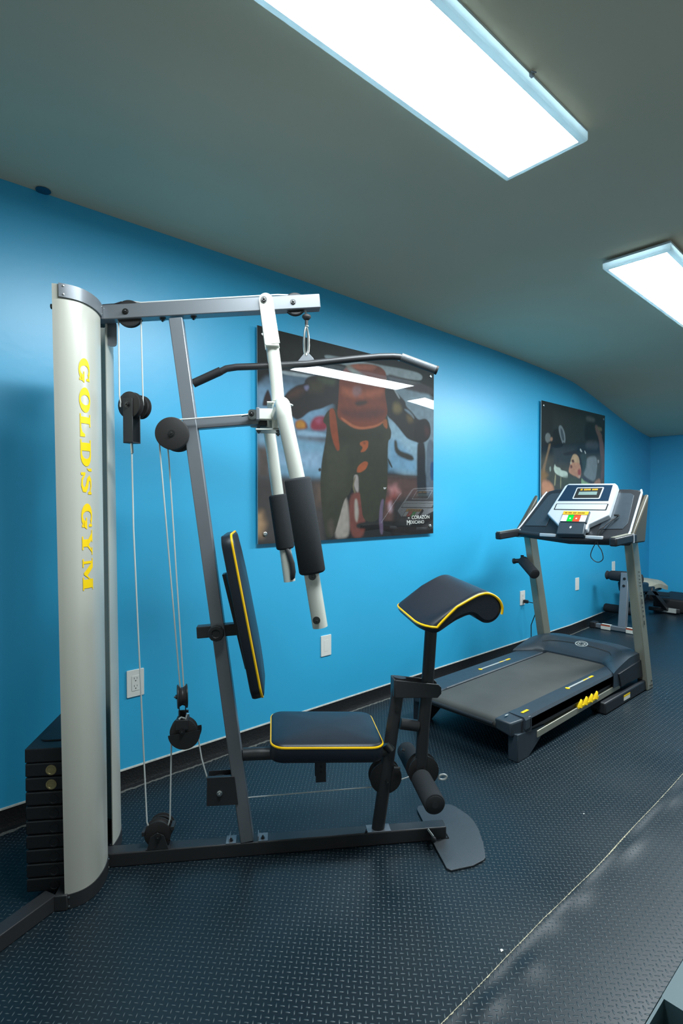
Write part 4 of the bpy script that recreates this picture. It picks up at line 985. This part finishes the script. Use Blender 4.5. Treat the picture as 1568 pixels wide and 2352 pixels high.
# poster pictures as layered soft shapes: (colour, softness, outline in fractions of the print)
POSTER_SHAPES=[
[
((22,20,20),0.002,[(-0.134,1.154),(1.276,1.628),(1.288,-0.286),(-0.139,-0.123)]),
((36,34,32),0.05,[(-0.007,0.998),(0.5,1.044),(0.572,0.916),(-0.007,0.866)]),
((96,120,140),0.02,[(-0.018,0.778),(0.3,0.831),(0.364,0.787),(0.364,0.475),(-0.019,0.443)]),
((125,165,195),0.03,[(-0.008,0.722),(0.121,0.744),(0.325,0.756),(0.325,0.57),(-0.008,0.516)]),
((150,185,210),0.01,[(0.178,0.547),(0.325,0.543),(0.325,0.518),(0.178,0.51)]),
((90,58,48),0.02,[(0.178,0.51),(0.325,0.518),(0.312,0.483),(0.178,0.489)]),
((128,172,200),0.03,[(-0.008,0.516),(0.325,0.496),(0.325,0.31),(-0.009,0.305)]),
((92,78,72),0.03,[(-0.009,0.455),(0.06,0.461),(0.06,0.296),(-0.009,0.293)]),
((150,185,215),0.03,[(0.087,0.429),(0.299,0.445),(0.299,0.359),(0.087,0.371)]),
((70,62,60),0.03,[(-0.009,0.316),(0.312,0.304),(0.312,-0.019),(-0.01,0.003)]),
((110,85,70),0.05,[(0.274,0.272),(0.364,0.293),(0.364,0.198),(0.274,0.186)]),
((190,150,110),0.03,[(-0.015,0.143),(0.017,0.148),(0.032,0.091),(0.016,0.035),(-0.015,0.042)]),
((120,50,40),0.01,[(0.167,0.582),(0.202,0.599),(0.225,0.583),(0.232,0.554),(0.172,0.544)]),
((205,140,50),0.012,[(0.173,0.583),(0.196,0.596),(0.217,0.581),(0.218,0.555),(0.172,0.55)]),
((150,38,62),0.012,[(0.241,0.561),(0.245,0.592),(0.265,0.618),(0.3,0.629),(0.331,0.624),(0.331,0.559),(0.262,0.548)]),
((175,80,110),0.015,[(0.262,0.6),(0.287,0.618),(0.306,0.611),(0.287,0.584)]),
((128,150,162),0.02,[(0.655,0.879),(1.011,0.901),(1.014,0.348),(0.672,0.342)]),
((150,185,205),0.03,[(0.687,0.666),(0.895,0.562),(0.887,0.452),(0.687,0.46)]),
((120,165,195),0.03,[(0.687,0.542),(0.743,0.548),(0.878,0.43),(0.878,0.365),(0.687,0.371)]),
((50,48,40),0.01,[(0.719,0.545),(0.739,0.547),(0.747,0.489),(0.843,0.471),(0.86,0.444),(0.835,0.431),(0.727,0.463)]),
((60,58,54),0.008,[(0.679,0.346),(0.896,0.348),(0.896,0.337),(0.679,0.332)]),
((92,64,58),0.03,[(0.648,0.335),(0.896,0.337),(0.897,0.052),(0.649,0.061)]),
((190,130,130),0.03,[(0.687,0.274),(0.735,0.289),(0.76,0.247),(0.711,0.219)]),
((150,70,60),0.03,[(0.672,0.198),(0.727,0.254),(0.752,0.198),(0.696,0.143)]),
((190,165,175),0.02,[(0.684,0.184),(0.707,0.198),(0.716,0.143),(0.688,0.136)]),
((30,30,34),0.01,[(0.882,0.553),(0.94,0.559),(0.941,0.272),(0.879,0.198),(0.878,0.488)]),
((95,110,125),0.01,[(0.944,0.567),(1.013,0.573),(1.015,0.198),(0.945,0.198)]),
((40,75,120),0.008,[(0.976,0.436),(1.009,0.438),(1.009,0.326),(0.977,0.325)]),
((42,36,34),0.03,[(0.711,0.212),(1.014,0.236),(1.016,-0.028),(0.712,-0.011)]),
((125,65,55),0.012,[(0.444,0.237),(0.536,0.251),(0.544,-0.001),(0.451,0.004)]),
((180,170,160),0.01,[(0.478,0.205),(0.493,0.211),(0.504,0.133),(0.493,0.081),(0.48,0.107)]),
((170,160,155),0.008,[(0.475,0.341),(0.5,0.345),(0.504,0.244),(0.486,0.25),(0.472,0.289)]),
((170,160,150),0.012,[(0.403,0.211),(0.437,0.224),(0.451,0.069),(0.444,0.005),(0.357,0.003)]),
((28,26,26),0.008,[(0.486,0.081),(0.618,0.09),(1.015,0.07),(1.015,0.047),(0.618,0.049),(0.493,0.048)]),
((158,172,175),0.006,[(0.309,0.937),(0.403,0.944),(0.572,0.948),(0.808,0.961),(0.894,0.958),(0.918,0.943),(0.911,0.921),(0.876,0.912),(0.766,0.906),(0.572,0.9),(0.325,0.913)]),
((172,186,192),0.006,[(0.102,0.818),(0.238,0.819),(0.275,0.821),(0.232,0.805),(0.105,0.798)]),
((70,62,66),0.01,[(0.67,0.916),(0.766,0.906),(1.002,0.892),(1.002,0.84),(0.71,0.848)]),
((44,26,28),0.006,[(0.022,0.649),(0.029,0.683),(0.045,0.722),(0.058,0.688),(0.063,0.643),(0.022,0.636)]),
((34,26,28),0.006,[(0.116,0.697),(0.144,0.731),(0.179,0.76),(0.214,0.773),(0.217,0.794),(0.241,0.815),(0.275,0.826),(0.364,0.843),(0.403,0.845),(0.403,0.68),(0.364,0.7),(0.331,0.683),(0.3,0.663),(0.238,0.642),(0.202,0.604),(0.173,0.59),(0.138,0.619),(0.116,0.651)]),
((80,52,42),0.02,[(0.138,0.718),(0.19,0.754),(0.22,0.744),(0.179,0.701),(0.133,0.688)]),
((66,60,38),0.03,[(0.238,0.789),(0.325,0.805),(0.3,0.751),(0.238,0.741)]),
((125,122,155),0.008,[(0.211,0.76),(0.232,0.771),(0.238,0.758),(0.226,0.739),(0.215,0.746)]),
((70,80,60),0.02,[(0.275,0.82),(0.377,0.827),(0.364,0.787),(0.287,0.798)]),
((34,30,30),0.006,[(0.632,0.895),(0.686,0.871),(0.726,0.83),(0.767,0.795),(0.796,0.775),(0.8,0.748),(0.842,0.722),(0.886,0.677),(0.939,0.698),(0.971,0.673),(0.98,0.622),(0.967,0.576),(0.922,0.546),(0.869,0.547),(0.809,0.561),(0.767,0.603),(0.718,0.649),(0.671,0.678),(0.64,0.741)]),
((120,104,66),0.02,[(0.718,0.76),(0.759,0.759),(0.775,0.719),(0.742,0.694),(0.71,0.71)]),
((125,150,165),0.008,[(0.783,0.731),(0.817,0.729),(0.851,0.701),(0.86,0.681),(0.825,0.705)]),
((104,84,50),0.02,[(0.8,0.702),(0.842,0.7),(0.851,0.665),(0.817,0.654)]),
((150,160,165),0.004,[(0.71,0.848),(0.742,0.819),(0.763,0.784),(0.75,0.786),(0.718,0.829)]),
((26,18,20),0.006,[(0.868,0.668),(0.93,0.69),(0.971,0.658),(0.978,0.607),(0.949,0.56),(0.886,0.539),(0.851,0.572)]),
((70,34,36),0.02,[(0.93,0.653),(0.966,0.643),(0.967,0.598),(0.939,0.588)]),
((52,52,34),0.004,[(0.325,0.651),(0.357,0.677),(0.39,0.666),(0.671,0.705),(0.687,0.625),(0.704,0.592),(0.699,0.55),(0.679,0.535),(0.679,0.281),(0.664,0.198),(0.652,0.13),(0.637,0.062),(0.633,0.157),(0.618,0.083),(0.529,0.087),(0.514,0.211),(0.504,0.277),(0.504,0.339),(0.473,0.34),(0.473,0.296),(0.451,0.237),(0.424,0.211),(0.407,0.16),(0.393,0.109),(0.363,0.013),(0.325,0.009),(0.312,0.074),(0.296,0.198),(0.292,0.297),(0.299,0.396),(0.32,0.508),(0.328,0.583),(0.303,0.599)]),
((62,62,44),0.03,[(0.331,0.478),(0.444,0.488),(0.43,0.262),(0.325,0.198)]),
((42,42,26),0.03,[(0.364,0.575),(0.663,0.595),(0.648,0.539),(0.377,0.513)]),
((84,70,60),0.02,[(0.325,0.074),(0.35,0.111),(0.364,0.072),(0.357,0.01)]),
((128,56,32),0.005,[(0.393,0.817),(0.398,0.85),(0.43,0.901),(0.479,0.925),(0.572,0.944),(0.632,0.942),(0.666,0.922),(0.674,0.869),(0.659,0.812),(0.671,0.746),(0.68,0.693),(0.655,0.642),(0.61,0.606),(0.521,0.583),(0.472,0.587),(0.424,0.607),(0.38,0.63),(0.387,0.703),(0.391,0.767)]),
((172,88,58),0.02,[(0.403,0.794),(0.465,0.786),(0.543,0.792),(0.647,0.83),(0.655,0.784),(0.521,0.75),(0.41,0.745)]),
((98,42,34),0.02,[(0.39,0.679),(0.5,0.681),(0.663,0.724),(0.663,0.677),(0.521,0.625),(0.403,0.642)]),
((150,105,105),0.015,[(0.472,0.806),(0.514,0.814),(0.521,0.776),(0.486,0.75),(0.465,0.766)]),
((60,34,30),0.012,[(0.472,0.722),(0.543,0.746),(0.557,0.729),(0.5,0.701)]),
((186,104,66),0.006,[(0.403,0.636),(0.472,0.6),(0.521,0.594),(0.61,0.617),(0.655,0.648),(0.659,0.642),(0.61,0.605),(0.521,0.582),(0.465,0.586),(0.403,0.624)]),
((176,100,76),0.01,[(0.43,0.901),(0.479,0.922),(0.564,0.94),(0.617,0.939),(0.587,0.913),(0.5,0.899)]),
((150,150,140),0.012,[(0.424,0.902),(0.451,0.914),(0.486,0.893),(0.572,0.864),(0.5,0.85)]),
((150,66,30),0.005,[(0.338,0.668),(0.364,0.676),(0.378,0.62),(0.387,0.54),(0.395,0.477),(0.393,0.461),(0.38,0.457),(0.358,0.505),(0.343,0.572)]),
((166,90,44),0.006,[(0.655,0.655),(0.675,0.658),(0.679,0.603),(0.663,0.608),(0.648,0.627)]),
((172,86,42),0.004,[(0.511,0.516),(0.561,0.531),(0.558,0.491),(0.539,0.466),(0.509,0.459),(0.529,0.488),(0.508,0.5)]),
((120,60,34),0.006,[(0.525,0.514),(0.543,0.519),(0.539,0.502)]),
((172,86,42),0.004,[(0.496,0.384),(0.536,0.416),(0.561,0.408),(0.547,0.374),(0.518,0.353),(0.489,0.35)]),
((120,110,80),0.003,[(0.48,0.335),(0.486,0.329),(0.472,0.276),(0.486,0.244),(0.48,0.237),(0.465,0.27)]),
((110,92,118),0.006,[(0.637,0.205),(0.658,0.212),(0.647,0.13),(0.653,0.013),(0.633,0.011),(0.623,0.103)]),
((225,225,225),0.002,[(0.652,0.277),(0.662,0.272),(0.673,0.277),(0.665,0.265),(0.656,0.265)]),
((40,42,34),0.003,[(0.679,0.439),(0.687,0.436),(0.713,0.389),(0.705,0.385),(0.685,0.415)]),
((45,42,40),0.004,[(0.281,0.358),(0.293,0.368),(0.299,0.352),(0.287,0.345)]),
],
[
((24,26,26),0.002,[(-0.2,1.034),(1.524,1.298),(1.565,-0.357),(-0.185,-0.213)]),
((40,46,44),0.06,[(0.168,0.936),(0.682,0.952),(0.687,0.687),(0.172,0.649)]),
((84,78,62),0.05,[(-0.053,0.568),(0.982,0.633),(1.047,0.047),(-0.083,0.077)]),
((60,62,60),0.04,[(0.172,0.649),(0.505,0.674),(0.473,0.531),(0.174,0.515)]),
((92,96,94),0.02,[(0.672,0.961),(0.816,0.958),(0.816,0.919),(0.664,0.917)]),
((16,16,16),0.02,[(0.646,0.895),(0.816,0.914),(0.829,0.747),(0.639,0.741)]),
((70,72,72),0.02,[(0.667,0.744),(0.878,0.766),(0.89,0.682),(0.659,0.676)]),
((120,128,128),0.008,[(0.052,0.718),(0.063,0.745),(0.093,0.759),(0.124,0.746),(0.132,0.712),(0.117,0.684),(0.087,0.677),(0.06,0.688)]),
((12,13,14),0.006,[(0.159,0.785),(0.226,0.809),(0.266,0.782),(0.325,0.706),(0.309,0.666),(0.228,0.646),(0.149,0.647),(0.117,0.675),(0.164,0.71)]),
((128,140,146),0.006,[(0.241,0.824),(0.265,0.838),(0.298,0.826),(0.332,0.784),(0.345,0.73),(0.338,0.693),(0.317,0.705),(0.301,0.685),(0.267,0.737),(0.242,0.788)]),
((70,82,90),0.006,[(0.266,0.818),(0.295,0.803),(0.324,0.751),(0.325,0.715),(0.3,0.713),(0.275,0.756)]),
((160,126,104),0.008,[(0.121,0.719),(0.148,0.731),(0.162,0.714),(0.148,0.695),(0.117,0.697)]),
((146,118,86),0.012,[(0.11,0.683),(0.133,0.676),(0.118,0.631),(0.088,0.564),(0.059,0.483),(0.045,0.431),(0.007,0.421),(0.014,0.473),(0.051,0.531),(0.08,0.598)]),
((30,30,28),0.01,[(0.094,0.686),(0.133,0.69),(0.129,0.674),(0.102,0.674)]),
((116,88,78),0.012,[(0.822,0.895),(0.856,0.904),(0.891,0.862),(0.953,0.813),(0.948,0.793),(0.98,0.745),(1.003,0.609),(0.997,0.405),(0.926,0.403),(0.953,0.556),(0.916,0.654),(0.893,0.778),(0.827,0.856)]),
((120,112,86),0.012,[(0.856,0.889),(0.946,0.883),(0.947,0.853),(0.877,0.851)]),
((150,112,64),0.03,[(-0.0,0.45),(0.052,0.457),(0.098,0.424),(0.06,0.388),(-0.007,0.36)]),
((138,148,150),0.015,[(0.688,0.6),(0.851,0.625),(0.873,0.527),(0.836,0.401),(0.749,0.398),(0.626,0.443),(0.653,0.526)]),
((60,72,66),0.02,[(0.577,0.631),(0.688,0.629),(0.681,0.517),(0.626,0.443),(0.588,0.537)]),
((206,222,206),0.006,[(0.19,0.521),(0.206,0.495),(0.271,0.489),(0.279,0.471),(0.354,0.465),(0.384,0.453),(0.384,0.4),(0.338,0.41),(0.272,0.421),(0.199,0.441),(0.175,0.476)]),
((170,185,172),0.008,[(0.112,0.486),(0.135,0.496),(0.14,0.461),(0.121,0.451)]),
((170,160,120),0.006,[(0.195,0.436),(0.211,0.432),(0.201,0.338),(0.181,0.347)]),
((150,150,110),0.006,[(0.272,0.421),(0.288,0.417),(0.286,0.322),(0.269,0.321)]),
((82,84,62),0.02,[(0.288,0.413),(0.422,0.426),(0.581,0.413),(0.564,0.355),(0.306,0.331)]),
((46,36,30),0.008,[(0.302,0.608),(0.453,0.642),(0.506,0.655),(0.569,0.617),(0.611,0.548),(0.612,0.481),(0.59,0.451),(0.551,0.582),(0.489,0.611),(0.335,0.592)]),
((206,172,132),0.008,[(0.433,0.575),(0.463,0.612),(0.506,0.617),(0.551,0.597),(0.57,0.555),(0.561,0.521),(0.49,0.518),(0.421,0.542)]),
((206,150,116),0.008,[(0.412,0.514),(0.421,0.533),(0.472,0.545),(0.57,0.545),(0.594,0.489),(0.59,0.432),(0.554,0.412),(0.509,0.429),(0.457,0.437),(0.396,0.458),(0.4,0.49)]),
((120,66,52),0.01,[(0.421,0.524),(0.455,0.516),(0.451,0.497),(0.421,0.491)]),
((100,60,44),0.006,[(0.437,0.564),(0.472,0.571),(0.485,0.55),(0.472,0.54),(0.446,0.544)]),
((214,196,170),0.006,[(0.416,0.547),(0.438,0.547),(0.44,0.529),(0.421,0.524)]),
((170,82,70),0.015,[(0.535,0.487),(0.589,0.499),(0.59,0.442),(0.545,0.435)]),
((214,180,160),0.008,[(0.549,0.44),(0.585,0.437),(0.572,0.412),(0.55,0.416)]),
((160,198,150),0.01,[(0.595,0.42),(0.646,0.395),(0.788,0.365),(0.77,0.32),(0.601,0.327)]),
((76,72,78),0.015,[(0.599,0.442),(0.654,0.434),(0.798,0.38),(0.74,0.374),(0.627,0.4)]),
((214,150,110),0.02,[(0.012,0.377),(0.06,0.383),(0.122,0.372),(0.185,0.329),(0.178,0.248),(0.01,0.248)]),
((190,140,110),0.015,[(0.807,0.375),(0.866,0.412),(0.925,0.423),(0.937,0.353),(0.828,0.341)]),
((104,82,54),0.02,[(0.936,0.414),(1.018,0.431),(1.021,0.252),(0.939,0.252)]),
((210,215,210),0.004,[(0.568,0.664),(0.581,0.67),(0.609,0.648),(0.605,0.638),(0.577,0.646)]),
((210,215,210),0.004,[(0.641,0.655),(0.655,0.656),(0.674,0.633),(0.66,0.627)]),
((180,180,176),0.006,[(0.872,0.591),(0.902,0.588),(0.897,0.563),(0.878,0.557)]),
],
]
def smooth(a,b,x): t=np.clip((x-a)/(b-a),0,1); return t*t*(3-2*t)
def paint(shapes,W,Hh,asp,seed):
    """rasterise soft polygons into vertex colours; asp=width/height of the print"""
    ys,xs=np.mgrid[0:Hh+1,0:W+1]; X=xs/W*asp; Y=ys/Hh
    img=np.zeros((Hh+1,W+1,3))
    for col,soft,pts in shapes:
        P=np.array(pts,float); P[:,0]*=asp
        if soft<.03:
            for _ in range(2):   # round the outlines
                Q=np.roll(P,-1,0); P=np.stack([P*.78+Q*.22,P*.22+Q*.78],1).reshape(-1,2)
        n=len(P); inside=np.zeros(X.shape,bool); dist=np.full(X.shape,9.)
        for i in range(n):
            x0,y0=P[i]; x1,y1=P[(i+1)%n]
            if y0!=y1:
                c=((y0>Y)!=(y1>Y))&(X<(x1-x0)*(Y-y0)/(y1-y0)+x0); inside^=c
            dx,dy=x1-x0,y1-y0; L=dx*dx+dy*dy+1e-12; t=np.clip(((X-x0)*dx+(Y-y0)*dy)/L,0,1)
            dist=np.minimum(dist,np.hypot(X-x0-t*dx,Y-y0-t*dy))
        sd=np.where(inside,dist,-dist); a=smooth(-soft,soft,sd)[...,None]
        c=np.array(col)/255.; c=np.where(c<=.04045,c/12.92,((c+.055)/1.055)**2.4)
        img=img*(1-a)+c*a
    rg=np.random.RandomState(seed); 
    n=rg.rand(Hh//6+2,W//6+2); yy=ys/6; xx=xs/6; y0=yy.astype(int); x0=xx.astype(int); fy=yy-y0; fx=xx-x0
    nz=(n[y0,x0]*(1-fx)*(1-fy)+n[y0,x0+1]*fx*(1-fy)+n[y0+1,x0]*(1-fx)*fy+n[y0+1,x0+1]*fx*fy)
    return img*.66*(.86+.28*nz[...,None])
def print_material(name):
    m=bpy.data.materials.new(name); m.use_nodes=True; nt=m.node_tree; b=nt.nodes['Principled BSDF']
    a=nt.nodes.new('ShaderNodeVertexColor'); a.layer_name='print'; nt.links.new(a.outputs['Color'],b.inputs['Base Color'])
    b.inputs['Roughness'].default_value=.5; b.inputs['Specular IOR Level'].default_value=.3
    b.inputs['Coat Weight'].default_value=1; b.inputs['Coat Roughness'].default_value=.015; b.inputs['Coat IOR'].default_value=1.5
    return m
pm=print_material('glossy_print')
acr=mat('acrylic_edge',(.42,.60,.62),.15,coat=1)
def poster(shapes,x0,x1,z0,z1,label,seed,W,Hh,standoff):
    w=x1-x0; h=z1-z0; yF=2.440
    t=thing('poster',label,'poster',((x0+x1)/2,yF,z0))
    MB().box((-w/2,.0006,0),(w/2,.006,h)).build('acrylic_sheet',acr,t)
    img=paint(shapes,W,Hh,w/h,seed)
    me=bpy.data.meshes.new('printed_picture')
    ys,xs=np.mgrid[0:Hh+1,0:W+1]
    co=np.stack([xs/W*w-w/2,np.zeros(xs.shape),ys/Hh*h],-1).reshape(-1,3)
    idx=np.arange((W+1)*(Hh+1)).reshape(Hh+1,W+1)
    f=np.stack([idx[:-1,:-1],idx[:-1,1:],idx[1:,1:],idx[1:,:-1]],-1).reshape(-1,4)
    me.from_pydata(co.tolist(),[],f.tolist()); ca=me.color_attributes.new('print','FLOAT_COLOR','POINT')
    ca.data.foreach_set('color',np.concatenate([img.reshape(-1,3),np.ones((len(co),1))],1).astype(np.float32).ravel())
    me.materials.append(pm); o=bpy.data.objects.new('printed_picture',me); C.objects.link(o); o.parent=t
    for (fx,fz) in standoff:
        m=MB(); m.lathe((-w/2+fx*w,0.024,fz*h),(0,-1,0),[(0,.006),(.018,.006),(.018,.010),(.023,.010),(.0235,.0125),(.0285,.0125),(.030,.010),(.030,.001)],20); m.build('standoff_bolt',M['chrome'],t)
    return t,w,h
"""poster geometry: face at y=2.44, wall at 2.465"""
p1,w1,h1=poster(POSTER_SHAPES[0],1.552,3.012,1.068,2.226,'large glossy poster of a person in an orange tank top, behind the swing arms',1,400,318,[(.025,.965),(.03,.045),(.975,.955),(.975,.045)])
p2_,w2,h2=poster(POSTER_SHAPES[1],4.515,5.838,1.045,2.195,'smaller looking glossy poster of a person lifting dumbbells, above the treadmill console',2,260,226,[(.03,.965),(.97,.965),(.03,.04),(.97,.04)])
def pt(fx,fz,sx): return lambda x,y:(-w1/2+fx*w1+x*sx,-.0008,fz*h1+y)
for s,fx,fz,size,sx in (('CORAZÓN',.840,.092,.034,1.12),('EXICANO',.829,.064,.032,1.05),('M',.806,.058,.048,.95),('MI',.815,.094,.016,1.0)):
    text_mesh(s,size,'lettering',M['plastic_white'],p1,pt(fx,fz,sx))
# big initial of the second line
# ------------------------------------------------------------------ world and exposure
w=bpy.data.worlds.new('world'); bpy.context.scene.world=w; w.use_nodes=True
w.node_tree.nodes['Background'].inputs[0].default_value=(.02,.025,.03,1); w.node_tree.nodes['Background'].inputs[1].default_value=.0
sc=bpy.context.scene
sc.view_settings.view_transform='Standard'; sc.view_settings.look='None'; sc.view_settings.gamma=1; sc.view_settings.exposure=0.0
sc.cycles.use_denoising=True; sc.cycles.max_bounces=8; sc.cycles.sample_clamp_indirect=8
